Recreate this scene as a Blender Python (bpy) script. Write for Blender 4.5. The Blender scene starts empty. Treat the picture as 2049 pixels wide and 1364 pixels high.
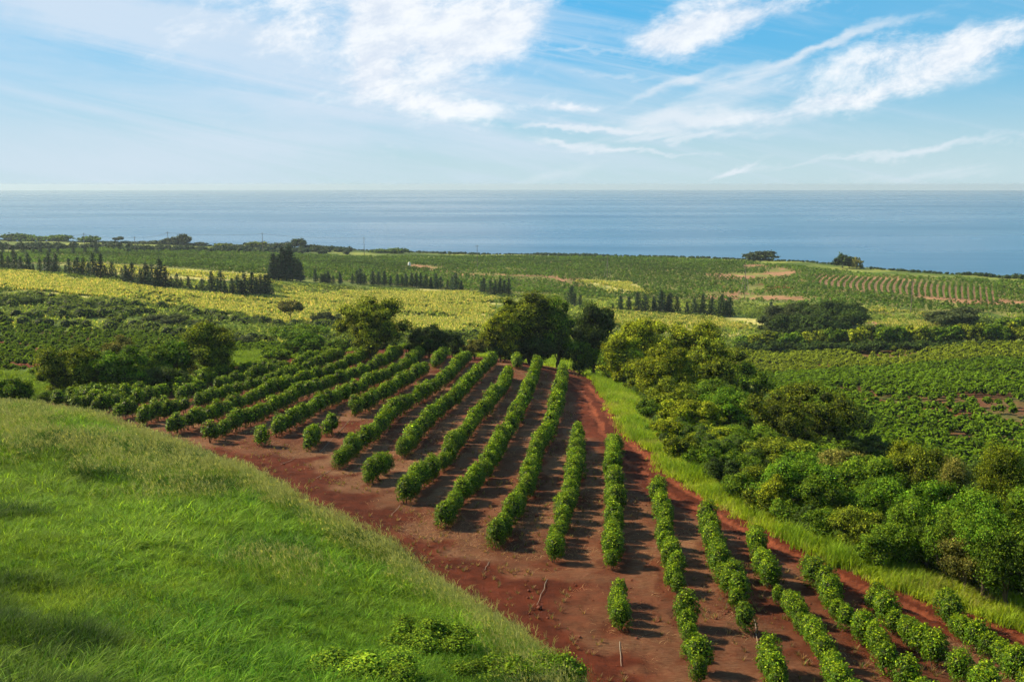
import bpy, math
import numpy as np
R = np.random.default_rng(7)
PI = math.pi
rad = math.radians
# ------------------------------------------------------------------ camera model
F = 2010.0; CX, CY = 1024.5, 682.0
PITCH = math.atan((682 - 380.0) / F) + 0.005
H = 75.0                                  # camera height above the sea
ct, st = math.cos(PITCH), math.sin(PITCH)

def ray(px, py):
    px = np.asarray(px, float); py = np.asarray(py, float)
    u = (px - CX) / F; v = -(py - CY) / F
    return np.stack([u + 0 * v, ct + v * st, -st + v * ct + 0 * u], -1)

def pd(px, py, d):
    """world point seen at a pixel, d metres off horizontally"""
    r = ray(px, py); t = d / np.hypot(r[..., 0], r[..., 1])
    return r * t[..., None] + np.array([0, 0, H])

# ------------------------------------------------------------------ terrain
def tps_fit(P):
    P = np.asarray(P, float); X = P[:, :2] / 100; z = P[:, 2]; n = len(P)
    r2 = ((X[:, None] - X[None]) ** 2).sum(-1) + 1e-12
    K = 0.5 * r2 * np.log(r2) + np.eye(n) * 0.004
    A = np.zeros((n + 3, n + 3)); A[:n, :n] = K; A[:n, n] = 1; A[:n, n + 1:] = X; A[n:, :n] = A[:n, n:].T
    w = np.linalg.solve(A, np.concatenate([z, [0, 0, 0]]))
    return X, w
def tps(model, x, y):
    X, w = model; n = len(X)
    x = np.asarray(x, float) / 100; y = np.asarray(y, float) / 100
    out = w[n] + w[n + 1] * x + w[n + 2] * y
    for k in range(n):
        r2 = (x - X[k, 0]) ** 2 + (y - X[k, 1]) ** 2 + 1e-12
        out = out + w[k] * 0.5 * r2 * np.log(r2)
    return out

base_pts = []
for (x, y) in [(-60,130),(-45,90),(-25,60),(0,40),(0,70),(0,100),(0,130),(0,155),(-30,140),(-30,105),(25,35),(30,60),(22,90),(12,120),(50,20),(-40,155),(-70,150),(45,45)]:
    base_pts.append((x, y, H - (19 + 0.06 * y)))
for (px, d, drop) in [(1800,100,29),(1800,140,36),(1400,122,28),(1400,180,39),(1400,250,49),(700,180,31),(700,215,35),(1050,180,32),(1050,240,41),(1050,310,46),
                      (300,170,31),(100,165,31),(2300,90,27),(2300,150,37),(2049,75,26),(2500,60,24),(2600,220,45)]:
    u = np.array([(px - CX) / F, ct]); u /= np.hypot(*u); base_pts.append((u[0] * d, u[1] * d, H - drop))
for (px, py, d) in [(900,640,370),(900,600,440),(900,570,530),(900,545,620),(900,525,750),(1000,512,900),(1800,628,430),(1800,600,500),(1800,560,620),
                    (1500,600,500),(1500,550,640),(1500,522,800),(1550,705,330),(2040,700,320),(2040,800,205),(1750,760,240),(0,690,245),(300,690,250),
                    (0,730,200),(100,640,300),(0,600,360),(200,560,450),(0,545,500),(500,590,420),(300,520,700),(300,500,850),(0,490,950),(600,515,800),
                    (550,650,320),(-200,640,300),(-300,550,500),(-300,490,950),(2300,640,420),(2400,600,520),(1250,640,380),(1250,590,500),(1250,540,680)]:
    base_pts.append(tuple(pd(px, py, d)))
for (x, y, z) in [(-300,0,70),(-200,120,50),(0,-200,85),(300,0,45),(300,-200,60),(-600,300,60),(600,200,30),(900,0,30),(-900,600,45),(-400,-300,95),(80,0,54),(100,-60,60)]:
    base_pts.append((x, y, z))
BASE = tps_fit(base_pts)

crest_px = [(-350,838,180),(-100,842,135),(100,828,110),(250,850,98),(400,905,84),(520,960,73),(640,1020,63),(760,1095,56),(900,1180,49),(1020,1270,43.5),(1120,1345,38.5),(1200,1440,33.5),(1300,1600,27)]
crest = np.array([pd(*p) for p in crest_px])
crest = np.vstack([crest, [[12, 5, H - 15], [25, -20, H - 12], [40, -80, H - 6]]])
hill_pts = [tuple(p) for p in crest] + [tuple(pd(*p)) for p in [(0,1364,27),(500,1364,31),(900,1364,34),(0,1100,48),(300,1050,57),(0,900,84),(500,1200,42),(200,1250,36),(700,1250,40),(-200,900,90),(-300,1200,45),(200,950,74)]] \
    + [(-30,0,H-4),(0,-30,H-3),(-80,50,H-10),(-110,100,H-18),(-100,-60,H+6),(0,0,H-8)]
HILL = tps_fit(hill_pts)

def seg_sdf(x, y, poly):
    """distance to a polyline; sign + on its right-hand side"""
    x = np.asarray(x, float); y = np.asarray(y, float)
    best = np.full(x.shape, 1e9); sgn = np.ones(x.shape)
    for a, b in zip(poly[:-1], poly[1:]):
        dx, dy = b[0] - a[0], b[1] - a[1]; L = dx * dx + dy * dy
        t = np.clip(((x - a[0]) * dx + (y - a[1]) * dy) / L, 0, 1)
        ex, ey = x - (a[0] + t * dx), y - (a[1] + t * dy)
        d = np.hypot(ex, ey); cr = dx * ey - dy * ex
        m = d < best - 1e-9
        best = np.where(m, d, best); sgn = np.where(m, np.where(cr > 0, 1.0, -1.0), sgn)
    return best * sgn

coast_px = [(-1500,462,1500),(-600,464,1350),(-200,468,1250),(0,472,1200),(130,478,1150),(250,487,1100),(450,503,1040),(700,510,1000),(1000,511,940),(1300,513,890),(1480,518,850),(1600,530,800),(1700,539,745),(1850,549,695),(2049,562,640),(2400,585,580),(3200,640,480)]
coast = np.array([pd(*p) for p in coast_px]); coast = np.vstack([coast, [[1100, 0, 15], [1500, -600, 15]]])

def vnoise(x, y, s, seed=0, octv=3):
    """smooth value noise, about -1..1"""
    out = 0; amp = 1.0; tot = 0
    for o in range(octv):
        r = np.random.default_rng(seed * 31 + o); T = r.random((64, 64)) * 2 - 1
        X = np.asarray(x, float) / s; Y = np.asarray(y, float) / s
        xi = np.floor(X).astype(int); yi = np.floor(Y).astype(int); fx = X - xi; fy = Y - yi
        fx = fx * fx * (3 - 2 * fx); fy = fy * fy * (3 - 2 * fy)
        g = lambda a, b: T[a % 64, b % 64]
        out = out + amp * ((g(xi, yi) * (1 - fx) + g(xi + 1, yi) * fx) * (1 - fy) + (g(xi, yi + 1) * (1 - fx) + g(xi + 1, yi + 1) * fx) * fy)
        tot += amp; amp *= 0.5; s = s / 2.03
    return out / tot * 1.5

def z_base(x, y):
    z = tps(BASE, x, y)
    s = seg_sdf(x, y, coast[:, :2])
    rr = np.hypot(x, y)
    z = z + vnoise(x, y, 60, 3) * np.clip((rr - 180) / 500, 0, 1) * 0.9
    z = np.minimum(z, 76)
    z = np.where(s < 0, np.maximum(z, 6), z)
    return np.where(s > 0, np.maximum(np.maximum(z, 8) - 0.9 * s, -8), z)
def z_hill(x, y):
    s = seg_sdf(x, y, crest[:, :2])
    s = s + vnoise(x, y, 9, 5) * 0.9
    z = tps(HILL, x, y) + vnoise(x, y, 14, 6) * 0.45
    k = 1 / (1 + np.exp(-(s + 0.5) / 0.8))
    e = 0.8 * np.log1p(np.exp(np.clip((s + 0.5) / 0.8, -30, 60)))
    return np.minimum(z, H + 1) - 0.75 * e - 0.07 * np.maximum(s, 0) ** 2
def z_ground(x, y):
    b = z_base(x, y); h = z_hill(x, y)
    s = seg_sdf(x, y, crest[:, :2])
    return np.where(s < 14, np.maximum(b, h), b)
def is_hill(x, y):
    return (seg_sdf(x, y, crest[:, :2]) < 14) & (z_hill(x, y) > z_base(x, y) - 0.02)

TT = np.geomspace(14, 2600, 420)
def hit(px, py, off=0.0, zf=None):
    """first point where the pixel's ray comes down to off metres above the ground"""
    zf = zf or z_ground
    r = ray(px, py).reshape(-1, 3); out = []
    P = r[:, None, :] * TT[None, :, None]; P[..., 2] += H
    g = P[..., 2] - (zf(P[..., 0], P[..., 1]) + off)
    for i in range(len(r)):
        k = np.argmax(g[i] < 0) if (g[i] < 0).any() else len(TT) - 1
        k = max(k, 1); a, b = g[i, k - 1], g[i, k]
        t = TT[k - 1] + (TT[k] - TT[k - 1]) * (a / (a - b) if a != b else 0)
        t = min(max(t, TT[k - 1]), TT[k]); p = r[i] * t; out.append((p[0], p[1], p[2] + H - off))
    return np.array(out)
def hitp(pts, off=0.0, zf=None):
    a = np.array(pts, float); return hit(a[:, 0], a[:, 1], off, zf)

def in_poly(x, y, poly):
    x = np.asarray(x, float); y = np.asarray(y, float); c = np.zeros(x.shape, bool)
    n = len(poly); j = n - 1
    for i in range(n):
        xi, yi, xj, yj = poly[i][0], poly[i][1], poly[j][0], poly[j][1]
        if yi != yj:
            c ^= ((yi > y) != (yj > y)) & (x < (xj - xi) * (y - yi) / (yj - yi) + xi)
        j = i
    return c
def densify(pts, n=6):
    o = []
    for a, b in zip(pts[:-1], pts[1:]):
        for k in range(n): o.append((a[0] + (b[0] - a[0]) * k / n, a[1] + (b[1] - a[1]) * k / n))
    o.append(pts[-1]); return o
def zone(pts, zf=None, n=3):
    q = densify(list(pts) + [pts[0]], n)[:-1]
    return hitp(q, 0, zf)[:, :2]
def poly_pts(poly, n, rng, ok=None):
    lo, hi = poly.min(0), poly.max(0); P = np.zeros((0, 2))
    for _ in range(30):
        q = rng.random((n * 2, 2)) * (hi - lo) + lo
        m = in_poly(q[:, 0], q[:, 1], poly)
        if ok is not None: m &= ok(q[:, 0], q[:, 1])
        P = np.vstack([P, q[m]])
        if len(P) >= n: break
    return P[:n]

# ------------------------------------------------------------------ blender helpers
SC = bpy.context.scene; COL = SC.collection
def mesh(name, V, Fq, col=None, mat=None, smooth=False):
    me = bpy.data.meshes.new(name); V = np.asarray(V, np.float32); Fq = np.asarray(Fq, np.int32)
    k = Fq.shape[1]; me.vertices.add(len(V)); me.vertices.foreach_set('co', V.ravel())
    me.loops.add(Fq.size); me.loops.foreach_set('vertex_index', Fq.ravel())
    me.polygons.add(len(Fq)); me.polygons.foreach_set('loop_start', np.arange(0, Fq.size, k, dtype=np.int32))
    me.polygons.foreach_set('loop_total', np.full(len(Fq), k, np.int32))
    if smooth: me.polygons.foreach_set('use_smooth', np.ones(len(Fq), bool))
    me.update(calc_edges=True)
    if col is not None:
        a = me.color_attributes.new('col', 'FLOAT_COLOR', 'POINT')
        c = np.ones((len(V), 4), np.float32); c[:, :3] = col; a.data.foreach_set('color', c.ravel())
    if mat is not None: me.materials.append(mat)
    return me
def link(name, data, parent=None, loc=None, **props):
    o = bpy.data.objects.new(name, data); COL.objects.link(o)
    if parent is not None: o.parent = parent
    if loc is not None: o.location = loc
    for k, v in props.items(): o[k] = v
    return o
class Buf:
    def __init__(s): s.V = []; s.F = []; s.C = []; s.n = 0
    def add(s, V, Fq, C):
        V = np.asarray(V, float); Fq = np.asarray(Fq, int)
        if Fq.shape[1] == 3: Fq = np.hstack([Fq, Fq[:, 2:]])
        s.V.append(V); s.F.append(Fq + s.n); s.C.append(np.broadcast_to(np.asarray(C, float), V.shape)); s.n += len(V)
    def mesh(s, name, mat, smooth=False):
        return mesh(name, np.vstack(s.V), np.vstack(s.F), np.vstack(s.C), mat, smooth)

# ------------------------------------------------------------------ materials
def nodes(name):
    m = bpy.data.materials.new(name); m.use_nodes = True; nt = m.node_tree
    for n in list(nt.nodes): nt.nodes.remove(n)
    return m, nt
def N(nt, typ, **kw):
    n = nt.nodes.new(typ)
    for k, v in kw.items():
        if k == 'inp':
            for a, b in v.items(): n.inputs[a].default_value = b
        else: setattr(n, k, v)
    return n
def leaf_material(name, transl=0.35, rough=0.5, spec=0.35, vary=0.25, warm=(1.25, 1.15, 0.7)):
    m, nt = nodes(name); L = nt.links.new
    at = N(nt, 'ShaderNodeAttribute', attribute_name='col'); oi = N(nt, 'ShaderNodeObjectInfo')
    hv = N(nt, 'ShaderNodeMapRange', inp={3: 1 - vary, 4: 1 + vary}); L(oi.outputs['Random'], hv.inputs[0])
    mul = N(nt, 'ShaderNodeVectorMath', operation='SCALE'); L(at.outputs['Color'], mul.inputs[0]); L(hv.outputs[0], mul.inputs['Scale'])
    p = N(nt, 'ShaderNodeBsdfPrincipled', inp={'Roughness': rough, 'Specular IOR Level': spec}); L(mul.outputs[0], p.inputs['Base Color'])
    t = N(nt, 'ShaderNodeBsdfTranslucent')
    w = N(nt, 'ShaderNodeVectorMath', operation='MULTIPLY'); w.inputs[1].default_value = warm; L(mul.outputs[0], w.inputs[0]); L(w.outputs[0], t.inputs['Color'])
    mx = N(nt, 'ShaderNodeMixShader', inp={0: transl}); L(p.outputs[0], mx.inputs[1]); L(t.outputs[0], mx.inputs[2])
    o = N(nt, 'ShaderNodeOutputMaterial'); L(mx.outputs[0], o.inputs[0]); return m
M_LEAF = leaf_material('foliage', 0.26, 0.7, 0.08, 0.2)
M_COFFEE = leaf_material('coffee_leaves', 0.32, 0.5, 0.16, 0.18)
M_ORCHARD = leaf_material('orchard_leaves', 0.35, 0.8, 0.03, 0.0)
M_GRASS = leaf_material('grass_blades', 0.5, 0.65, 0.12, 0.0, (1.3, 1.2, 0.6))
M_PINE = leaf_material('pine_needles', 0.15, 0.6, 0.2, 0.25, (1.1, 1.1, 0.8))
def solid_material(name, rough=0.9, scale=3.0, amt=0.3, bump=0.3):
    m, nt = nodes(name); L = nt.links.new
    at = N(nt, 'ShaderNodeAttribute', attribute_name='col'); tc = N(nt, 'ShaderNodeTexCoord')
    nz = N(nt, 'ShaderNodeTexNoise', inp={'Scale': scale, 'Detail': 5.0}); L(tc.outputs['Object'], nz.inputs['Vector'])
    mr = N(nt, 'ShaderNodeMapRange', inp={3: 1 - amt, 4: 1 + amt}); L(nz.outputs[0], mr.inputs[0])
    mul = N(nt, 'ShaderNodeVectorMath', operation='SCALE'); L(at.outputs['Color'], mul.inputs[0]); L(mr.outputs[0], mul.inputs['Scale'])
    bp = N(nt, 'ShaderNodeBump', inp={'Strength': bump, 'Distance': 0.05}); L(nz.outputs[0], bp.inputs['Height'])
    p = N(nt, 'ShaderNodeBsdfPrincipled', inp={'Roughness': rough, 'Specular IOR Level': 0.2}); L(mul.outputs[0], p.inputs['Base Color']); L(bp.outputs[0], p.inputs['Normal'])
    o = N(nt, 'ShaderNodeOutputMaterial'); L(p.outputs[0], o.inputs[0]); return m
M_BARK = solid_material('bark', 0.9, 6.0, 0.4, 0.6)
M_SOLID = solid_material('weathered_surface', 0.7, 4.0, 0.2, 0.2)

def ground_material():
    """albedo comes from the zone colours; noise at several sizes, dry straw where attribute straw says so"""
    m, nt = nodes('ground'); L = nt.links.new
    at = N(nt, 'ShaderNodeAttribute', attribute_name='col'); sa = N(nt, 'ShaderNodeAttribute', attribute_name='straw')
    geo = N(nt, 'ShaderNodeNewGeometry')
    n1 = N(nt, 'ShaderNodeTexNoise', inp={'Scale': 0.9, 'Detail': 9.0, 'Roughness': 0.7}); L(geo.outputs['Position'], n1.inputs['Vector'])
    n0 = N(nt, 'ShaderNodeTexNoise', inp={'Scale': 0.12, 'Detail': 5.0}); L(geo.outputs['Position'], n0.inputs['Vector'])
    mp = N(nt, 'ShaderNodeMapping'); mp.inputs['Scale'].default_value = (0.5, 3.2, 1); mp.inputs['Rotation'].default_value = (0, 0, rad(8)); L(geo.outputs['Position'], mp.inputs['Vector'])
    n2 = N(nt, 'ShaderNodeTexNoise', inp={'Scale': 4.2, 'Detail': 10.0, 'Roughness': 0.9, 'Distortion': 0.8}); L(mp.outputs[0], n2.inputs['Vector'])
    a = N(nt, 'ShaderNodeMapRange', inp={1: 0.3, 2: 0.7, 3: 0.5, 4: 1.5}); L(n1.outputs[0], a.inputs[0])
    b = N(nt, 'ShaderNodeMapRange', inp={1: 0.3, 2: 0.7, 3: 0.8, 4: 1.2}); L(n0.outputs[0], b.inputs[0])
    ab = N(nt, 'ShaderNodeMath', operation='MULTIPLY'); L(a.outputs[0], ab.inputs[0]); L(b.outputs[0], ab.inputs[1])
    mul = N(nt, 'ShaderNodeVectorMath', operation='SCALE'); L(at.outputs['Color'], mul.inputs[0]); L(ab.outputs[0], mul.inputs['Scale'])
    s1 = N(nt, 'ShaderNodeMapRange', inp={1: 0.41, 2: 0.58, 3: 0.08, 4: 1.0}); L(n2.outputs[0], s1.inputs[0])
    s2 = N(nt, 'ShaderNodeMapRange', inp={1: 0.38, 2: 0.62, 3: 0.6, 4: 1.0}); L(n0.outputs[0], s2.inputs[0])
    sm = N(nt, 'ShaderNodeMath', operation='MULTIPLY'); L(s1.outputs[0], sm.inputs[0]); L(s2.outputs[0], sm.inputs[1])
    sm2 = N(nt, 'ShaderNodeMath', operation='MULTIPLY'); L(sm.outputs[0], sm2.inputs[0]); L(sa.outputs['Fac'], sm2.inputs[1])
    mix = N(nt, 'ShaderNodeMix', data_type='RGBA'); mix.inputs['B'].default_value = (0.31, 0.185, 0.105, 1)
    L(sm2.outputs[0], mix.inputs['Factor']); L(mul.outputs[0], mix.inputs['A'])
    bp = N(nt, 'ShaderNodeBump', inp={'Strength': 0.9, 'Distance': 0.12}); 
    hs = N(nt, 'ShaderNodeMath', operation='ADD'); L(n1.outputs[0], hs.inputs[0]); L(n2.outputs[0], hs.inputs[1]); L(hs.outputs[0], bp.inputs['Height'])
    p = N(nt, 'ShaderNodeBsdfPrincipled', inp={'Roughness': 0.95, 'Specular IOR Level': 0.1}); L(mix.outputs['Result'], p.inputs['Base Color']); L(bp.outputs[0], p.inputs['Normal'])
    o = N(nt, 'ShaderNodeOutputMaterial'); L(p.outputs[0], o.inputs[0]); return m
M_GROUND = ground_material()

def sea_material():
    m, nt = nodes('sea_water'); L = nt.links.new
    geo = N(nt, 'ShaderNodeNewGeometry')
    def wave(sc, rot, k, det):
        mp = N(nt, 'ShaderNodeMapping'); mp.inputs['Scale'].default_value = (sc * 0.35, sc, 1); mp.inputs['Rotation'].default_value = (0, 0, rad(rot)); L(geo.outputs['Position'], mp.inputs['Vector'])
        n = N(nt, 'ShaderNodeTexNoise', inp={'Scale': 1.0, 'Detail': det, 'Roughness': 0.6}); L(mp.outputs[0], n.inputs['Vector'])
        s = N(nt, 'ShaderNodeMath', operation='MULTIPLY'); s.inputs[1].default_value = k; L(n.outputs[0], s.inputs[0]); return s
    w1, w2 = wave(0.012, 6, 1.3, 7), wave(0.09, -12, 0.3, 6)
    ad = N(nt, 'ShaderNodeMath', operation='ADD'); L(w1.outputs[0], ad.inputs[0]); L(w2.outputs[0], ad.inputs[1])
    bp = N(nt, 'ShaderNodeBump', inp={'Strength': 1.0, 'Distance': 1.0}); L(ad.outputs[0], bp.inputs['Height'])
    cr = N(nt, 'ShaderNodeMapRange', inp={1: 0.35, 2: 0.7}); n = wave(0.0035, 3, 1.0, 4); L(n.outputs[0], cr.inputs[0])
    mix = N(nt, 'ShaderNodeMix', data_type='RGBA'); mix.inputs['A'].default_value = (0.025, 0.105, 0.225, 1); mix.inputs['B'].default_value = (0.065, 0.165, 0.285, 1); L(cr.outputs[0], mix.inputs['Factor'])
    p = N(nt, 'ShaderNodeBsdfPrincipled', inp={'Roughness': 0.22, 'IOR': 1.33}); L(mix.outputs['Result'], p.inputs['Base Color']); L(bp.outputs[0], p.inputs['Normal'])
    rn = wave(0.0016, 2, 1.0, 5); rm = N(nt, 'ShaderNodeMapRange', inp={1: 0.38, 2: 0.62, 3: 0.22, 4: 0.34}); L(rn.outputs[0], rm.inputs[0]); L(rm.outputs[0], p.inputs['Roughness'])
    bs = N(nt, 'ShaderNodeMapRange', inp={1: 0.4, 2: 0.62, 3: 0.95, 4: 1.45}); L(rn.outputs[0], bs.inputs[0]); L(bs.outputs[0], bp.inputs['Strength'])
    o = N(nt, 'ShaderNodeOutputMaterial'); L(p.outputs[0], o.inputs[0]); return m
M_SEA = sea_material()

# ------------------------------------------------------------------ the coffee rows, traced (crown middles), nearest-right row first
ROWS = [
 [[(1896,1198),(1909,1218),(1930,1239),(1957,1256),(1981,1273),(2005,1290),(2032,1311),(2060,1335),(2110,1375)]],
 [[(1755,1170),(1769,1194),(1790,1218),(1810,1242),(1827,1252)],[(1846,1262),(1848,1264)],[(1872,1288),(1876,1292)],[(1930,1324),(1950,1345),(1974,1360),(2010,1390)]],
 [[(1619,1116),(1639,1143),(1653,1160),(1667,1181),(1672,1198)],[(1700,1215),(1725,1235),(1742,1256),(1763,1273)],[(1783,1304),(1785,1306)],[(1822,1342),(1838,1362),(1856,1388)]],
 [[(1508,1062),(1520,1088),(1533,1116),(1544,1140)],[(1561,1167),(1562,1169)],[(1582,1184),(1605,1215),(1622,1239),(1632,1266)],[(1650,1284),(1674,1311),(1691,1338),(1720,1385)]],
 [[(1412,1028),(1421,1054),(1431,1082),(1438,1109),(1455,1133),(1468,1160),(1474,1176)],[(1502,1221),(1503,1222)],[(1538,1295),(1554,1317),(1563,1340)]],
 [[(1312,968),(1320,992),(1330,1017),(1331,1041)],[(1333,1064),(1338,1085),(1348,1112),(1355,1150)],[(1376,1211),(1383,1242)],[(1389,1272),(1390,1273)],[(1401,1297),(1406,1317)]],
 [[(1226,876),(1227,912),(1229,940),(1228,970),(1229,1002),(1228,1030),(1227,1056),(1225,1083),(1224,1102)],[(1232,1167),(1240,1190),(1243,1214)]],
 [[(1158,860),(1154,892),(1149,920),(1147,946),(1143,972),(1136,997),(1127,1022),(1122,1041),(1112,1065),(1105,1088)]],
 [[(1127,736),(1123,762),(1118,789),(1111,817),(1102,844),(1091,866),(1079,888),(1068,912),(1061,936),(1056,960),(1044,981),(1031,1001),(1017,1020),(1006,1042),(992,1062)]],
 [[(1077,723),(1068,747),(1058,771),(1047,799),(1036,823),(1025,841),(1011,864),(996,885),(981,912),(966,936),(946,957),(926,977),(906,998),(888,1024)]],
 [[(1034,717),(1033,724)],[(1018,742),(1008,765),(991,788),(973,808),(953,829),(936,851),(919,871),(902,892),(887,912),(868,929),(847,946),(827,964),(815,976)]],
 [[(987,716),(967,735),(947,752),(932,769),(915,786),(895,803),(871,820),(856,836),(841,852),(824,871),(808,892)],[(781,916),(759,928),(733,944)]],
 [[(936,711),(916,728),(898,748),(890,756)],[(877,764),(854,779),(834,789),(815,801),(793,814),(776,829),(762,847),(742,864),(721,877),(700,893),(680,912)]],
 [[(889,706),(869,722)],[(851,735),(830,746)],[(819,754),(796,765),(776,778),(755,787),(735,800),(712,813)],[(663,844),(653,851)],[(632,860),(618,878)]],
 [[(846,703),(820,721),(796,737),(769,749),(742,759),(721,769),(701,779),(677,789),(656,797),(637,806),(619,817),(598,829),(574,841),(552,852)],[(520,868),(519,870)]],
 [[(800,704),(772,718),(748,731),(721,742),(690,753),(656,765),(622,776),(591,787),(564,800),(537,815),(509,827),(482,837),(451,848),(425,862)]],
 [[(744,703),(718,714),(690,728),(660,740),(625,752),(590,761),(554,773),(520,786),(492,796),(468,806),(451,815),(420,824),(376,838),(342,848)]],
 [[(683,706),(649,720),(615,733),(581,744),(547,755),(535,759)],[(520,764),(478,772),(444,784),(400,798)],[(368,809),(325,819),(284,830)]],
 [[(631,712),(598,726),(547,737),(506,747),(461,761),(437,768)],[(402,775),(362,788)],[(329,798),(328,799)],[(307,806),(306,807)],[(268,813),(239,818)]],
 [[(556,726),(512,734),(478,741)],[(426,750),(386,765),(350,776)],[(325,782),(290,791),(239,802),(191,810)]],
 [[(463,740),(410,752),(376,759)],[(337,767),(290,775),(239,788),(188,799),(150,806)]],
 [[(344,754),(307,765),(256,777),(205,786),(154,795),(122,800)]],
 [[(282,767),(222,775),(171,785),(137,792)]],
]
FIELD = zone([(60,806),(160,782),(250,764),(400,742),(560,720),(700,702),(800,696),(870,708),(1000,717),(1080,730),(1110,735),(1155,741),(1195,765),(1232,830),(1262,875),(1312,905),(1328,940),(1395,985),(1495,1040),(1560,1070),(1640,1115),(1720,1150),(1830,1192),(1950,1228),(2060,1268),(2300,1360),(2900,1800),(1000,1900),(-400,1500),(-500,950)], z_base)
ROAD_C = hitp([(1040,728),(1110,745),(1165,770),(1195,810),(1225,865),(1270,915),(1330,970),(1420,1018),(1520,1060),(1620,1110),(1730,1165),(1850,1215),(1960,1255),(2060,1295),(2300,1400)], 0, z_base)[:, :2]
VERGE = zone([(560,700),(700,688),(800,684),(900,700),(1060,708),(1160,712),(1210,730),(1256,778),(1292,842),(1334,896),(1388,938),(1448,982),(1508,1024),(1560,1054),(1650,1084),(1720,1105),(1810,1135),(1910,1165),(2060,1195),(2400,1290),(2900,1500),(2900,1800),
              (2300,1365),(2060,1268),(1950,1228),(1830,1192),(1720,1150),(1640,1115),(1560,1070),(1495,1040),(1395,985),(1328,940),(1312,905),(1262,875),(1232,830),(1195,765),(1155,741),(1110,735),(1080,730),(1000,717),(870,708),(800,696),(700,702)], z_base)
NW_BANK = zone([(-60,800),(60,806),(160,782),(250,764),(400,742),(560,720),(700,702),(560,700),(430,715),(300,752),(150,757),(-60,750)], z_base)
ROW_W = [[hitp(s, 1.15, z_base) for s in row] for row in ROWS]

def catmull_len(P, step):
    P = np.asarray(P, float); d = np.hypot(*(np.diff(P[:, :2], axis=0)).T); L = np.concatenate([[0], np.cumsum(d)])
    n = max(1, int(round(L[-1] / step)) + 1)
    t = np.linspace(0, L[-1], n)
    return np.stack([np.interp(t, L, P[:, k]) for k in range(P.shape[1])], -1)

# ------------------------------------------------------------------ ground sheets
MEADOW = zone([(-200,548),(0,545),(120,553),(240,567),(300,577),(420,590),(550,594),(640,588),(700,585),(820,582),(930,585),(990,600),(960,668),(820,672),(700,650),(640,648),(560,652),(450,628),(330,612),(250,602),(150,592),(0,577),(-200,575)], z_base)
MEADOW2 = zone([(1230,622),(1330,628),(1440,634),(1520,648),(1500,668),(1400,668),(1230,660)], z_base)
MEADOW3 = zone([(1730,640),(1850,644),(1890,655),(1800,668),(1720,664)], z_base)
YSTRIP = [zone(q, z_base) for q in ([(150,528),(340,540),(560,552),(560,566),(340,556),(150,545)],[(560,572),(700,580),(930,586),(930,600),(700,596),(560,590)],[(1150,560),(1260,566),(1300,590),(1200,585)],[(1730,617),(1860,630),(1860,637),(1730,625)])]
RIGHT_FIELD = zone([(1480,712),(1600,702),(1800,697),(2100,690),(2400,700),(2500,1000),(2049,985),(1850,960),(1720,930),(1600,860),(1500,750)], z_base)
LEFT_FIELD = zone([(-300,655),(0,655),(150,662),(330,676),(480,690),(620,700),(560,712),(430,712),(250,735),(70,755),(-300,760)], z_base)
FARM_FIELD = zone([(-300,512),(0,508),(150,500),(250,496),(400,503),(700,514),(1000,515),(1300,517),(1480,524),(1600,536),(1750,552),(2100,568),(2300,640),(2100,632),(1900,625),(1700,612),(1400,602),(1200,598),(1000,585),(900,580),(700,565),(560,555),(400,540),(200,525),(-300,530)], z_base)
REDS = [zone(q, z_base) for q in ([(1410,551),(1540,547),(1600,545),(1570,556),(1500,560)],[(1530,541),(1560,537),(1590,542),(1560,552)],[(1400,586),(1440,588),(1560,594),(1640,600),(1620,607),(1500,602),(1420,596)],
        [(1490,575),(1530,568),(1530,582),(1495,585)],[(1485,532),(1530,530),(1535,536),(1490,538)],[(820,530),(900,536),(870,542),(815,536)],[(900,545),(1100,556),(1200,572),(1190,576),(1080,560),(900,549)],
        [(-200,688),(40,682),(95,700),(85,752),(-200,765)],[(1730,643),(1870,649),(1900,655),(1860,657),(1730,652)],[(1735,622),(1880,628),(1900,634),(1860,634),(1740,627)],[(1840,600),(1990,600),(2060,607),(2060,611),(1900,609)])]
ROWFIELD = zone([(1632,552),(1760,558),(1900,566),(1995,576),(1998,606),(1900,604),(1790,592),(1700,583),(1640,574)], z_base)

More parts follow.
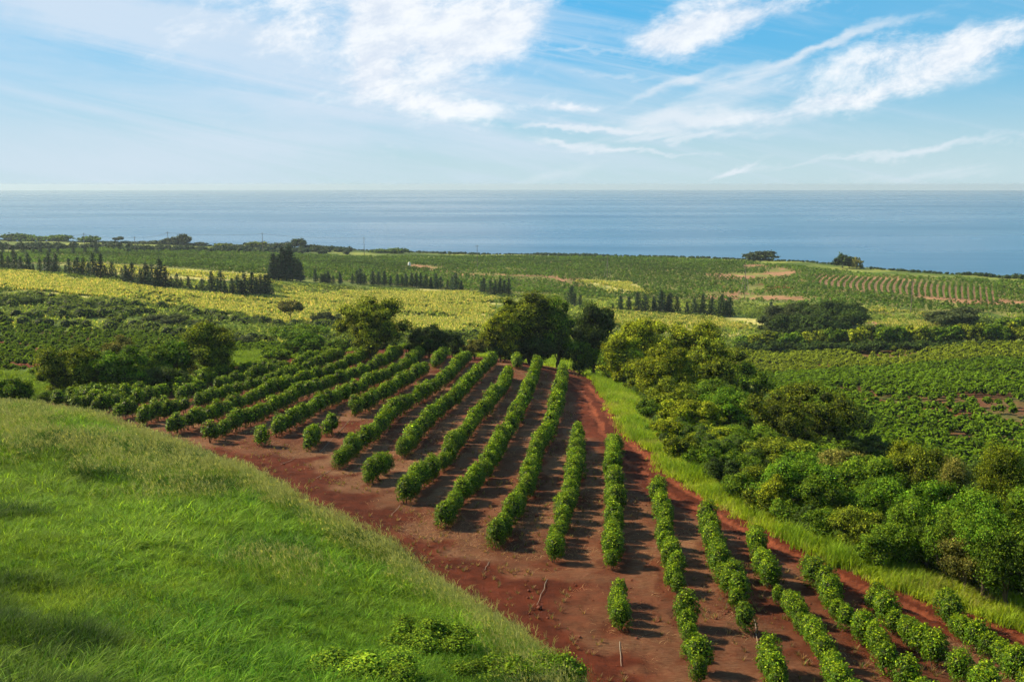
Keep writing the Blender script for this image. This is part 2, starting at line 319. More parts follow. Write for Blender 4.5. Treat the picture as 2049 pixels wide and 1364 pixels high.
RF_GAPS = [zone(q, z_base) for q in ([(1690,782),(1760,788),(1900,806),(2100,842),(2100,868),(1950,850),(1820,826),(1700,800)],[(1760,742),(1900,746),(2100,752),(2100,759),(1900,753),(1760,748)],[(1860,866),(1960,880),(2080,892),(2080,902),(1940,892),(1860,876)])]
def lerp(a, b, t): return a + (b - a) * t[..., None]
RED = np.array([0.095, 0.022, 0.010]); RED2 = np.array([0.20, 0.055, 0.027]); FG = np.array([0.07, 0.115, 0.02]); YEL = np.array([0.44, 0.41, 0.14])
def ground_colour(x, y):
    n = vnoise(x, y, 12, 11); nn = vnoise(x, y, 45, 12); jx = x + (vnoise(x, y, 8, 13) * 2.5 + vnoise(x, y, 35, 23) * 9) * np.clip((np.hypot(x, y) - 180) / 200, 0, 2); jy = y + (vnoise(x, y, 8, 14) * 5 + vnoise(x, y, 40, 24) * 13) * np.clip((np.hypot(x, y) - 180) / 200, 0, 2)
    c = np.zeros(x.shape + (3,)) + FG; c = c * (1 + 0.25 * nn)[..., None]
    straw = np.zeros(x.shape)
    c = lerp(c, np.array([0.2, 0.23, 0.05]) + 0 * c, np.clip(nn + .5 * n + 0.4, 0, 1) * (np.hypot(x, y) > 230))
    m = in_poly(jx, jy, FARM_FIELD); c[m] = (np.array([0.16, 0.165, 0.045])[None] * (1 + 0.3 * n[m])[:, None])
    m = m & (n + nn > 0.75); c[m] = np.array([0.17, 0.16, 0.05])
    for Z in [MEADOW, MEADOW2, MEADOW3] + YSTRIP:
        m = in_poly(jx, jy, Z); c[m] = lerp(YEL + 0 * c[m], np.array([0.12, 0.16, 0.03]) + 0 * c[m], np.clip(n[m] * 1.2 + 0.1, 0, 1))
    m = in_poly(jx, jy, RIGHT_FIELD) ; c[m] = lerp(np.array([0.13, 0.055, 0.03]) + 0 * c[m], np.array([0.09, 0.11, 0.03]) + 0 * c[m], np.clip(n[m] + 0.25, 0, 1)); straw[m] = 0.12
    for z_ in RF_GAPS:
        m = in_poly(x + 5 * n, y + 6 * n, z_); c[m] = np.array([0.16, 0.06, 0.032])
    m = in_poly(jx, jy, LEFT_FIELD); c[m] = lerp(np.array([0.13, 0.05, 0.03]) + 0 * c[m], FG + 0 * c[m], np.clip(n[m] + 0.5 , 0, 1))
    m = in_poly(jx, jy, ROWFIELD); c[m] = np.array([0.33, 0.20, 0.11])
    for k, Z in enumerate(REDS):
        m = in_poly(jx, jy, Z) & (n < .55); c[m] = (np.array([0.30, 0.17, 0.095]) if k not in (3, 7) else np.array([0.2, 0.06, 0.035])) * (1 + 0.2 * n[m])[:, None]
    m = in_poly(x, y, VERGE); c[m] = np.array([0.10, 0.13, 0.02])
    F_ = in_poly(x, y, FIELD)
    # distance to rows gives straw between them
    dr = np.full(x.shape, 1e9); idx = np.where(F_)
    fx, fy = x[idx], y[idx]; d = np.full(fx.shape, 1e9)
    for row in ROW_W:
        for s in row:
            d = np.minimum(d, np.abs(seg_sdf(fx, fy, s[:, :2])))
    d = d + vnoise(fx, fy, 2.2, 15) * 1.1
    rd = np.abs(seg_sdf(fx, fy, ROAD_C)) + vnoise(fx, fy, 3, 16) * 0.5
    ns = vnoise(fx, fy, 5, 17); st_ = np.clip(1 - (d - 2.2) / 1.2, 0, 1) * np.clip(0.75 + 0.5 * ns, 0, 1) * np.clip((d - 0.1) / 0.8, 0.35, 1) * np.clip((rd - 1.8) / 1.5, 0, 1)
    cc = lerp(RED + 0 * c[idx], RED * 0.8 + 0 * c[idx], np.clip(ns, 0, 1)[...])
    tr = np.minimum(np.abs(rd - 0.85), 9); onroad = rd < 2.8
    cc = np.where(onroad[:, None], cc * 1.08, cc)
    cc = np.where((onroad & (tr < 0.38))[:, None], RED2 * 1.0, cc)
    c[idx] = cc; straw[idx] = st_
    hs = is_hill(x, y); c[hs] = np.array([0.035, 0.075, 0.012]); straw[hs] = 0
    return c, straw, F_, hs

def build_ground():
    az = np.concatenate([np.linspace(-180, -60, 25)[:-1], np.linspace(-60, -31, 40)[:-1], np.linspace(-31, 31, 620), np.linspace(31, 60, 40)[1:], np.linspace(60, 180, 25)[1:-1]]) 
    rr = np.concatenate([np.linspace(0.5, 24, 24)[:-1], np.geomspace(24, 1500, 640), [1560, 1700, 2000]])
    A, Rr = np.meshgrid(np.radians(az), rr, indexing='ij'); x = Rr * np.sin(A); y = Rr * np.cos(A)
    z = z_ground(x, y)
    c, straw, F_, hs = ground_colour(x, y)
    dd = np.abs(seg_sdf(x, y, ROAD_C)); m = F_ & ~hs
    z = z - np.where(m & (np.abs(dd - 0.85) < 0.3), 0.09, 0) + np.where(m, vnoise(x, y, 0.9, 18) * 0.07, 0)
    na, nr = A.shape
    I = np.arange(na * nr).reshape(na, nr); ip = np.roll(I, -1, 0)
    Fq = np.stack([I[:, :-1], I[:, 1:], ip[:, 1:], ip[:, :-1]], -1).reshape(-1, 4)
    V = np.stack([x, y, z], -1).reshape(-1, 3); C = c.reshape(-1, 3); S = straw.ravel()
    fz = lambda m: m.ravel()[Fq[:, 0]]
    fF, fh = fz(F_), fz(hs); fr = (fz(dd) < 2.9) & fF
    zones = [('grassy_hillside', fh), ('red_dirt_road', fr & ~fh), ('red_dirt_field', fF & ~fh & ~fr)]
    rest = ~(fh | fF); zones.append(('farmland_ground', rest))
    for nm, msk in zones:
        q = Fq[msk]; u, inv = np.unique(q, return_inverse=True)
        me = mesh(nm, V[u], inv.reshape(q.shape), C[u], M_GROUND, True)
        a = me.attributes.new('straw', 'FLOAT', 'POINT'); a.data.foreach_set('value', S[u].astype(np.float32))
        link(nm, me, kind='structure')
build_ground()
def build_sea():
    az = np.radians(np.linspace(-75, 75, 101)); rr = np.geomspace(350, 15000, 60)
    A, Rr = np.meshgrid(az, rr, indexing='ij'); x = Rr * np.sin(A); y = Rr * np.cos(A)
    na, nr = A.shape; I = np.arange(na * nr).reshape(na, nr)
    Fq = np.stack([I[:-1, :-1], I[:-1, 1:], I[1:, 1:], I[1:, :-1]], -1).reshape(-1, 4)[:, ::-1]
    link('sea', mesh('sea', np.stack([x, y, 0 * x], -1).reshape(-1, 3), Fq, None, M_SEA, True), kind='structure')
build_sea()

# ------------------------------------------------------------------ foliage makers
def unit(v): return v / (np.linalg.norm(v, axis=-1, keepdims=True) + 1e-9)
def leaves(buf, P, Nn, size, asp, col, rng, droop=0.0, fold=0.12):
    n = len(P); Nn = unit(Nn); a = rng.normal(size=(n, 3)); a[:, 2] -= droop
    a = unit(a - (a * Nn).sum(-1, keepdims=True) * Nn); b = np.cross(Nn, a); s = np.broadcast_to(np.asarray(size, float), (n,))[:, None]
    V = np.stack([P - a * s * .5, P - b * s * asp * .5 + Nn * s * fold, P + a * s * .5, P + b * s * asp * .5 + Nn * s * fold], 1).reshape(-1, 3)
    C = np.repeat(np.broadcast_to(col, (n, 3)), 4, 0)
    buf.add(V, np.arange(n * 4).reshape(n, 4), C)
def sph(n, rng): return unit(rng.normal(size=(n, 3)))
def lump(d, k, seed, amp):
    """directional lumpiness of a crown, 1 +- amp"""
    r = np.random.default_rng(seed); o = np.ones(len(d))
    for _ in range(k):
        c = unit(r.normal(size=3)); w = r.uniform(0.15, 0.5); o += amp * r.uniform(-1, 1) * np.exp(-(1 - d @ c) / w)
    return o
def spiky(d, seed, n=46, amp=.2):
    r = np.random.default_rng(seed + 9000); c = unit(r.normal(size=(n, 3))); o = np.full(len(d), .86)
    for q in c: o = np.maximum(o, .86 + amp * r.uniform(.4, 1.3) * np.exp(-(1 - d @ q) / .022))
    return o
def core(buf, c, rad3, col, seed, amp=0.18, nu=10, nv=7):
    u = np.linspace(0, 2 * PI, nu, endpoint=False); v = np.linspace(0.12, PI - 0.12, nv)
    U, Vv = np.meshgrid(u, v, indexing='ij'); d = np.stack([np.cos(U) * np.sin(Vv), np.sin(U) * np.sin(Vv), np.cos(Vv)], -1).reshape(-1, 3)
    P = d * lump(d, 8, seed, amp)[:, None] * np.asarray(rad3) + c
    I = np.arange(nu * nv).reshape(nu, nv); ip = np.roll(I, -1, 0)
    Fq = np.stack([I[:, :-1], I[:, 1:], ip[:, 1:], ip[:, :-1]], -1).reshape(-1, 4)
    buf.add(P, Fq, col)
    for e in (0, nv - 1):
        k = len(P); 
        buf.add(np.vstack([P[I[:, e]], P[I[:, e]].mean(0)]), np.array([[i, (i + 1) % nu, nu] for i in range(nu)]), col)
def tube(buf, pts, radii, col, ns=6):
    pts = np.asarray(pts, float); n = len(pts); T = unit(np.gradient(pts, axis=0)); up = np.where(np.abs(T[:, 2:3]) > 0.9, [[1., 0, 0]], [[0, 0, 1.]])
    a = unit(np.cross(T, up)); b = np.cross(T, a); an = np.arange(ns) * 2 * PI / ns
    V = (pts[:, None] + (a[:, None] * np.cos(an)[None, :, None] + b[:, None] * np.sin(an)[None, :, None]) * np.asarray(radii)[:, None, None]).reshape(-1, 3)
    I = np.arange(n * ns).reshape(n, ns); j = np.roll(I, -1, 1)
    buf.add(V, np.stack([I[:-1], I[1:], j[1:], j[:-1]], -1).reshape(-1, 4), col)
    e = I[-1]; buf.add(np.vstack([V[e], pts[-1]]), np.array([[i, (i + 1) % ns, ns] for i in range(ns)]), col)
def limb(buf, a, b, r0, r1, col, rng, n=5, wob=0.06, ns=6):
    t = np.linspace(0, 1, n)[:, None]; a = np.asarray(a, float); b = np.asarray(b, float); L = np.linalg.norm(b - a)
    P = a + (b - a) * t + rng.normal(size=(n, 3)) * wob * L * np.sin(PI * t); tube(buf, P, r0 + (r1 - r0) * t[:, 0], col, ns)

BARK = np.array([0.11, 0.085, 0.06])
def coffee_meshes(seed, nleaf, ls, h=1.0):
    """a coffee bush: dense drooping tiers of glossy leaves over a few thin stems. Crown about 1.6 m wide, top near 2 m"""
    rng = np.random.default_rng(seed); b = Buf()
    d = sph(nleaf, rng); d[:, 2] = np.where(d[:, 2] < -0.82, -d[:, 2], d[:, 2]); d = unit(d)
    k = lump(d, 14, seed, 0.22) * spiky(d, seed) * (1 + 0.07 * np.sin(d[:, 2] * 16 + 3 * np.arctan2(d[:, 1], d[:, 0])))
    rr = rng.uniform(0.74, 1.08, nleaf)
    R3 = np.array([0.70, 0.70, 0.74]); c = np.array([0, 0, .98])
    P = d * (k * rr)[:, None] * R3; P = c + P / np.percentile(np.abs(P), 98, axis=0) * [.60, .60, .80]; P[:, 2] = np.minimum(P[:, 2], 1.85)
    g = np.array([0.066, 0.142, 0.004]); br = rng.lognormal(-.05, 0.42, nleaf)[:, None]
    young = (rng.random(nleaf) < 0.08 + 0.42 * np.clip(d[:, 2], 0, 1))[:, None]  # young leaves, weighted upward so their pale colour paints a sunlit top
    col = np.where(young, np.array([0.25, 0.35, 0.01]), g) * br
    nn = d * 0.55 + rng.normal(size=d.shape) * 0.38 + np.array([0, 0, 0.5])
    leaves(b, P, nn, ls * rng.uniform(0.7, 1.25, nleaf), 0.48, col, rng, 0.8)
    core(b, c, np.array([.4, .4, .55]), (0.014, 0.028, 0.004), seed, 0.2, 9, 6)  # near-black core: shade inside the crown put into the colour
    crown = b
    t = Buf()
    for i in range(4):
        a = rng.uniform(0, 2 * PI); q = np.array([math.cos(a), math.sin(a), 0])
        limb(t, q * 0.08 + [0, 0, -0.1], q * rng.uniform(0.2, 0.45) + [0, 0, 1.1], 0.03, 0.018, np.array([0.12, 0.085, 0.06]), rng, 4, 0.05, 5)
    return crown, t
# ------------------------------------------------------------------ coffee bushes of the near field
SPACE = 0.95
bushes = []
for ri, row in enumerate(ROW_W):
    for si, s in enumerate(row):
        for p in catmull_len(s, SPACE):
            bushes.append([p[0], p[1], ri, si, math.hypot(p[0], p[1])])
            
for b in bushes:
    b[0] += R.normal() * 0.14; b[1] += R.normal() * 0.14
def view_xy(p):
    d = np.asarray(p, float) - [0, 0, H]; f = d[1] * ct - d[2] * st; u = d[1] * st + d[2] * ct
    return CX + F * d[0] / f, CY - F * u / f
for b in bushes:
    z = float(z_base(b[0], b[1])); px, py = view_xy((b[0], b[1], z + 1.2)); b += [z, -30 < px < 2080 and py < 1395]
bushes.sort(key=lambda b: b[4]); inview = [b for b in bushes if b[6]]; indiv = inview[:296]; iset = set(map(id, indiv)); rest_b = [b for b in bushes if id(b) not in iset]
ORD = ['', 'first', 'second', 'third', 'fourth', 'fifth', 'sixth', 'seventh', 'eighth', 'ninth', 'tenth', 'eleventh', 'twelfth', 'thirteenth', 'fourteenth', 'fifteenth', 'sixteenth', 'seventeenth', 'eighteenth', 'nineteenth', 'twentieth']
def ordw(n):
    if n <= 20: return ORD[n]
    t = {2: 'twenty', 3: 'thirty', 4: 'forty', 5: 'fifty', 6: 'sixty', 7: 'seventy', 8: 'eighty', 9: 'ninety'}[n // 10]
    return t + ('-' + ORD[n % 10] if n % 10 else 'th') if n % 10 else t[:-1] + 'ieth'
COF = []
for v in range(10):
    cr, tk = coffee_meshes(100 + v, 1700, 0.125)
    COF.append((cr.mesh('crown', M_COFFEE), tk.mesh('trunk', M_BARK)))
rowcount = {}
for b in sorted(indiv, key=lambda b: (b[2], -view_xy((b[0], b[1], b[5] + 1.2))[1])):
    k = rowcount[b[2]] = rowcount.get(b[2], 0) + 1
    small = b[2] in (3, 5, 13) and len(ROW_W[b[2]][b[3]]) == 2 and np.hypot(*(ROW_W[b[2]][b[3]][1] - ROW_W[b[2]][b[3]][0])[:2]) < 0.6
    cr, tk = COF[int(R.integers(10))]
    e = link('coffee_bush', None, None, (b[0], b[1], b[5]), label='glossy green coffee bush, %s from the near end of the %s row from the right' % (ordw(k), ordw(b[2] + 1)),
             category='coffee bush', group='coffee bushes planted in rows on the red dirt field')
    s = R.uniform(0.74, 1.2) * float(np.interp(b[4], [50, 75, 110], [.86, 1.0, 1.12])) * (0.82 if small else 1) ; e.scale = (s, s, s * R.uniform(0.9, 1.1)); e.rotation_euler = (0, 0, R.uniform(0, 6.28)); e.empty_display_size = 0.2
    link('crown', cr, e); link('trunk', tk, e)

def scatter(name, tmpl, pos, scale, mat, rng, tint=None, **props):
    """one mesh made of many turned and scaled copies of the templates: for what nobody could count"""
    pos = np.asarray(pos, float); scale = np.broadcast_to(np.asarray(scale, float), (len(pos),)); Vs, Fs, Cs = [], [], []; n0 = 0
    which = rng.integers(len(tmpl), size=len(pos)); ang = rng.uniform(0, 2 * PI, len(pos)); tint = np.ones((len(pos), 3)) if tint is None else tint
    tint = tint * rng.uniform(0.78, 1.25, (len(pos), 1))
    for k, (V, Fq, C) in enumerate(tmpl):
        m = which == k; n = m.sum()
        if not n: continue
        ca, sa = np.cos(ang[m])[:, None], np.sin(ang[m])[:, None]; s = scale[m][:, None]
        X = np.stack([(V[:, 0] * ca - V[:, 1] * sa) * s, (V[:, 0] * sa + V[:, 1] * ca) * s, V[:, 2] * s], -1) + pos[m][:, None]
        Vs.append(X.reshape(-1, 3)); Cs.append((C[None] * tint[m][:, None]).reshape(-1, 3))
        Fs.append((Fq[None] + (np.arange(n) * len(V))[:, None, None]).reshape(-1, 4) + n0); n0 += n * len(V)
    return link(name, mesh(name, np.vstack(Vs), np.vstack(Fs), np.vstack(Cs), mat), kind='stuff', **props)
def tm(b): return (np.vstack(b.V), np.vstack(b.F), np.vstack(b.C))
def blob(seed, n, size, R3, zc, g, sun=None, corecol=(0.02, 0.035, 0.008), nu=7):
    rng = np.random.default_rng(seed); b = Buf(); d = sph(n, rng); d[:, 2] = np.abs(d[:, 2]) * np.where(rng.random(n) < 0.25, -0.5, 1); d = unit(d)
    P = np.array([0, 0, zc]) + d * (lump(d, 8, seed, 0.25) * rng.uniform(0.85, 1.05, n))[:, None] * np.array(R3)
    leaves(b, P, d * .6 + rng.normal(size=d.shape) * .4 + [0, 0, .4], size * rng.uniform(.7, 1.3, n), 0.6, np.array(g) * rng.lognormal(0, .25, n)[:, None], rng, .5)
    if nu: core(b, np.array([0, 0, zc]), np.array(R3) * 0.8, corecol, seed, .2, nu, 5)  # dark core colour stands in for the bush's inner shade
    return tm(b)

# farther bushes of the same field: past the count of individual ones
rng = np.random.default_rng(21)
mid_t = []
for v in range(8):
    cr, tk = coffee_meshes(300 + v, 480, 0.2); a = tm(cr); t = tm(tk)
    mid_t.append((np.vstack([a[0], t[0]]), np.vstack([a[1], t[1] + len(a[0])]), np.vstack([a[2], t[2]])))
rp = np.array([[b[0], b[1], b[5]] for b in rest_b])
scatter('coffee_hedgerows', mid_t, rp, rng.uniform(0.76, 1.16, len(rp)) * np.interp(np.hypot(rp[:, 0], rp[:, 1]), [50, 75, 110, 160], [.86, 1.0, 1.14, 1.14]), M_COFFEE, rng, label='long even hedgerows of green coffee running back across the red dirt field', category='coffee hedgerows', group='coffee bushes planted in rows on the red dirt field')

# ---- orchards farther off
def orchard(name, poly, ang, rowgap, gap, tmpl, s0, s1, label, miss=0.05, missf=None, seed=0, tint=None, zf=z_base, excl=()):
    rng = np.random.default_rng(seed); c = poly.mean(0); ext = np.abs(poly - c).max() * 1.5; dx, dy = math.cos(ang), math.sin(ang)
    a = np.arange(-ext, ext, rowgap); t = np.arange(-ext, ext, gap); A, T = np.meshgrid(a, t, indexing='ij')
    A = A + rng.normal(size=A.shape) * rowgap * .05 + vnoise(T, A, 60, seed + 5) * rowgap * 0.8; T = T + rng.normal(size=T.shape) * gap * .25
    x = (c[0] + T * dx - A * dy).ravel(); y = (c[1] + T * dy + A * dx).ravel()
    m = in_poly(x, y, poly) & (rng.random(len(x)) > miss)
    for e in excl: m &= ~in_poly(x, y, e)
    x, y = x[m], y[m]
    if missf is not None:
        k = missf(x, y, rng); x, y = x[k], y[k]
    P = np.stack([x, y, zf(x, y)], -1); px, py = np.array([view_xy(p) for p in P]).T
    k = (px > -120) & (px < 2170) & (P[:, 1] > 20); P = P[k]
    print(name, len(P))
    sc = rng.uniform(s0, s1, len(P)); tn = None
    if tint is not None: tn = tint(P[:, 0], P[:, 1])
    scatter(name, tmpl, P, sc, M_ORCHARD, rng, tn, label=label, category='coffee orchard')
G1 = (0.125, 0.21, 0.014)
T_near = [blob(400 + i, 46, 0.5, (.8, .8, .7), 1.15, G1) for i in range(6)]
T_far = [blob(420 + i, 13, 1.0, (.85, .85, .8), 1.0, (0.085, 0.16, 0.022), nu=0) for i in range(6)]
T_tall = [blob(440 + i, 40, 0.45, (.65, .65, .95), 1.5, (0.075, 0.115, 0.022)) for i in range(6)]
def rf_miss(x, y, r):   # thin patches show the red soil
    n = vnoise(x, y, 22, 51); g = np.zeros(len(x))
    for z_ in RF_GAPS: g = np.maximum(g, in_poly(x + 5 * n, y + 6 * vnoise(x, y, 9, 57), z_) * .6)
    return r.random(len(x)) > np.maximum(np.clip((n - 0.4) * 2.2, 0, 0.7), g)
orchard('coffee_orchard', RIGHT_FIELD, rad(4), 2.6, 1.15, T_near, .75, 1.15, 'dense sunlit coffee orchard with thin brown patches right of the wooded gully', missf=rf_miss, seed=2,
        tint=lambda x, y: np.where((y + 6 * vnoise(x, y, 25, 58) > 262)[:, None], np.array([1.75, 1.35, 1.6]), np.array([1.05, 1.1, 1.0])) * (1 + 0.14 * vnoise(x, y, 30, 52))[:, None])
orchard('coffee_orchard', LEFT_FIELD, rad(-3), 3.1, 1.25, T_near, .6, .95, 'low rows of coffee on reddish soil at the left, in front of the dark scrub', missf=lambda x, y, r: r.random(len(x)) > np.clip((vnoise(x, y, 25, 53) - 0.3) * 1.6 + 1.2 * in_poly(x, y, REDS[7]), 0, 0.95), seed=3)
orchard('coffee_orchard', FARM_FIELD, rad(9), 4.8, 2.0, T_far, .7, 1.3, 'broad green coffee fields spread over the plain between the pines and the sea', seed=4,
        missf=lambda x, y, r: r.random(len(x)) > np.clip((vnoise(x, y, 26, 11 ) - 0.55) * 1.3, 0, 0.7), tint=lambda x, y: np.array([1.1, 1.05, 1.0]) * (1 + 0.3 * vnoise(x, y, 70, 54) + .2 * vnoise(x, y, 14, 55))[:, None], excl=REDS + [ROWFIELD] + YSTRIP)
# the striped field by the shore: rows run down towards us
rng = np.random.default_rng(5); pts = []
for k in range(31):
    f = k / 30; x0, y0 = 1640 + 350 * f, 552 + 22 * f; x1, y1 = x0 + (-16 + 20 * f), 576 + 30 * f
    L = [(x0 + (x1 - x0) * t - 10 * (1 - f) * math.sin(PI * t), y0 + (y1 - y0) * t) for t in np.linspace(0, 1, 5)]
    pts.append(catmull_len(hitp(L, 0, z_base), 1.6))
pts = np.vstack(pts); scatter('coffee_orchard', T_far, pts, rng.uniform(.7, .95, len(pts)), M_ORCHARD, rng, None, label='striped coffee field of parallel rows on tan soil near the shore', category='coffee orchard')

# ---- the meadows: bright dry grass in tufts
def tuft(seed, n, h, w, cols, lean=0.45):
    r = np.random.default_rng(seed); b = Buf()
    for i in range(n):
        a = r.uniform(0, 2 * PI); q = np.array([math.cos(a), math.sin(a), 0]); p0 = q * r.uniform(0, .3) * h; hh = h * r.uniform(.6, 1.1); ln = lean * hh * r.uniform(.3, 1.2)
        s = np.array([-q[1], q[0], 0]) * w * .5; m1 = p0 + q * ln * .35 + [0, 0, hh * .6]; m2 = p0 + q * ln + [0, 0, hh]
        c = np.array(cols[r.integers(len(cols))]) * r.uniform(.75, 1.25)
        b.add([p0 - s, p0 + s, m1 + s, m1 - s, m2 + s * .3, m2 - s * .3], [[0, 1, 2, 3], [3, 2, 4, 5]], c)
    return tm(b)
T_dry = [tuft(500 + i, 9, .95, .22, [(.64, .54, .21), (.56, .50, .19), (.42, .46, .12), (.26, .36, .06), (.15, .24, .04)]) for i in range(6)]
def meadow(polys, n, label, seed):
    r = np.random.default_rng(seed); P = []
    for Z, k in zip(polys, n): P.append(poly_pts(Z, k, r))
    P = np.vstack(P); P += np.column_stack([vnoise(P[:, 0], P[:, 1], 35, 23) * 9, vnoise(P[:, 0], P[:, 1], 40, 24) * 13 + vnoise(P[:, 0], P[:, 1], 8, 25) * 6]); P = P[np.random.default_rng(seed).random(len(P)) > np.clip(vnoise(P[:, 0], P[:, 1], 12, 11) * 1.2 + .7 * vnoise(P[:, 0], P[:, 1], 35, 26) + .5 * vnoise(P[:, 0], P[:, 1], 5, 27) + np.clip((P[:, 0] + 90) / 250, 0, .35), 0, .95)]
    scatter('meadow_grass', T_dry, np.column_stack([P, z_base(P[:, 0], P[:, 1])]), r.uniform(.7, 1.5, len(P)), M_GRASS, r, None, label=label, category='dry grass')
meadow([MEADOW, MEADOW2, MEADOW3] + YSTRIP, [52000, 4500, 1500, 2200, 2200, 1800, 600], 'sunlit yellow dry grass covering the open slopes below the pine rows', 8)

# ---- low scrub
SCRUB = zone([(-300,585),(0,582),(150,596),(250,606),(330,616),(450,632),(560,655),(640,650),(700,655),(820,675),(960,672),(1000,705),(700,700),(620,700),(480,688),(330,674),(150,660),(0,652),(-300,652)], z_base)
T_scrub = [blob(520 + i, 80, 0.45, (1.5, 1.5, 1.1), .8, (0.145, 0.205, 0.024)) for i in range(6)]
r = np.random.default_rng(31); P = poly_pts(SCRUB, 2300, r); nz = vnoise(P[:, 0], P[:, 1], 26, 61) + .4 * vnoise(P[:, 0], P[:, 1], 8, 62); P = P[nz > -0.05]
scatter('scrub', T_scrub, np.column_stack([P, z_base(P[:, 0], P[:, 1])]), r.uniform(.5, 1.5, len(P)) , M_LEAF, r, None, label='dark green scrub covering the slope below the yellow meadow', category='scrub')
P = poly_pts(MEADOW, 2600, r); P = P[vnoise(P[:, 0], P[:, 1], 12, 11) + .5 * vnoise(P[:, 0], P[:, 1], 35, 26) > 0.1]
P = np.vstack([P, poly_pts(MEADOW2, 60, r)])
scatter('scrub', T_scrub, np.column_stack([P, z_base(P[:, 0], P[:, 1])]), r.uniform(.3, .75, len(P)), M_LEAF, r, np.array([[1.6, 1.45, 1.0]] * len(P)), label='small light green weeds dotted through the yellow meadow grass', category='weeds')

MID_ALL = zone([(-300,540),(0,530),(300,560),(560,566),(900,585),(1230,595),(1500,606),(1700,614),(2100,634),(2300,650),(2300,690),(1600,690),(1480,712),(1250,705),(1000,705),(700,690),(560,690),(330,680),(-300,660)], z_base)
P = poly_pts(MID_ALL, 20000, r); nz = vnoise(P[:, 0], P[:, 1], 9, 64) + .6 * vnoise(P[:, 0], P[:, 1], 30, 65); ok = (nz > -.1) & ~in_poly(P[:, 0], P[:, 1], RIGHT_FIELD) & ~in_poly(P[:, 0], P[:, 1], LEFT_FIELD) & ~in_poly(P[:, 0], P[:, 1], MEADOW)
for z_ in REDS: ok &= ~in_poly(P[:, 0], P[:, 1], z_)
P = P[ok]; tw = np.array([[1.0, 1.0, 1.0]]) * (1 + .35 * np.clip(vnoise(P[:, 0], P[:, 1], 20, 66), -1, 1))[:, None]
scatter('weeds', [blob(620 + i, 16, 0.8, (1.3, 1.3, .8), .5, (0.12, 0.18, 0.03), nu=0) for i in range(5)], np.column_stack([P, z_base(P[:, 0], P[:, 1])]), r.uniform(.4, 1.2, len(P)), M_LEAF, r, tw, label='rough green weeds and low bushes over the open plain', category='weeds')
P = poly_pts(MID_ALL, 42000, r); P = P[(vnoise(P[:, 0], P[:, 1], 14, 67) + .5 * vnoise(P[:, 0], P[:, 1], 45, 68) > .1) & ~in_poly(P[:, 0], P[:, 1], RIGHT_FIELD) & ~in_poly(P[:, 0], P[:, 1], LEFT_FIELD)]
scatter('meadow_grass', T_dry, np.column_stack([P, z_base(P[:, 0], P[:, 1])]), r.uniform(.5, 1.2, len(P)), M_GRASS, r, np.array([[.8, .95, .8]] * len(P)), label='yellow green grass patches scattered over the plain behind the trees', category='dry grass')

# ------------------------------------------------------------------ tall grass of the near hillside
def blades(P, h, w, lean, dirn, col, nseg, rng, curl=1.0):
    """bent ribbons. P (n,3) roots; dirn (n,) azimuth of the lean"""
    n = len(P); q = np.stack([np.cos(dirn), np.sin(dirn), 0 * dirn], -1); face = dirn + PI / 2 + rng.normal(size=n) * .5
    s = np.stack([np.cos(face), np.sin(face), 0 * face], -1) * (w * .5)[:, None]
    t = np.linspace(0, 1, nseg + 1); V = []
    for tt in t:
        c = P + q * (lean * h * tt ** 2)[:, None] + np.array([0, 0, 1.]) * (h * (tt - 0.32 * curl * lean * tt ** 3))[:, None]
        k = (1 - tt ** 2.2) * 0.9 + 0.1; V += [c - s * k, c + s * k]
    V = np.stack(V, 1); m = 2 * (nseg + 1); fq = np.array([[2 * i, 2 * i + 1, 2 * i + 3, 2 * i + 2] for i in range(nseg)])
    Fq = (fq[None] + (np.arange(n) * m)[:, None, None]).reshape(-1, 4); br = np.repeat(np.linspace(1.0, 1.0, nseg + 1), 2)
    return V.reshape(-1, 3), Fq, (col[:, None] * br[None, :, None]).reshape(-1, 3)
r = np.random.default_rng(41)
HILLPOLY = np.array([pd(-60, 1420, 24)[:2], pd(-200, 1100, 45)[:2], pd(-200, 900, 90)[:2], pd(-200, 795, 150)[:2], pd(0, 790, 145)[:2]] + [c[:2] for c in crest[2:12]] + [pd(1300, 1500, 24)[:2], pd(500, 1500, 23)[:2]])
def hill_points(n, ok=None):
    P = poly_pts(HILLPOLY + 0, n, r, ok); return P
cm = HILLPOLY.mean(0); HP2 = cm + (HILLPOLY - cm) * 1.03
def dens(x, y):   # fewer, bigger clumps farther away
    d = np.hypot(x, y); return r.random(len(x)) < np.clip((34 / d) ** 1.25, 0, 1)
C = poly_pts(HP2, 42000, r, dens)
hs = is_hill(C[:, 0], C[:, 1]); C = C[hs]; print('clumps', len(C))
sc_ = np.clip((np.hypot(C[:, 0], C[:, 1]) / 34) ** .55, .9, 2.2)
s_cr = seg_sdf(C[:, 0], C[:, 1], crest[:, :2])
pn = vnoise(C[:, 0], C[:, 1], 7, 71); pn2 = vnoise(C[:, 0], C[:, 1], 16, 72); pn3 = vnoise(C[:, 0], C[:, 1], 3, 73)
nb = 16; ci = np.repeat(np.arange(len(C)), nb); n = len(ci)
xy = C[ci] + r.normal(size=(n, 2)) * (0.16 * sc_[ci])[:, None]
Z = z_ground(xy[:, 0], xy[:, 1]) - 0.03
g1, g2, g3 = np.array([0.08, 0.19, 0.01]), np.array([0.18, 0.28, 0.022]), np.array([0.03, 0.08, 0.008])
tt = np.clip(0.5 + pn2 * .6 + pn3 * .25, 0, 1)[:, None]; gc = g1 * (1 - tt) + g2 * tt
dk = np.clip((pn - 0.2) * 2.5, 0, 1)[:, None]; gc = gc * (1 - dk) + g3 * dk
hgt = (0.36 + 0.24 * pn3 + 0.6 * dk[:, 0] * (.6 + .5 * pn3)) * (0.8 + 0.25 * sc_)
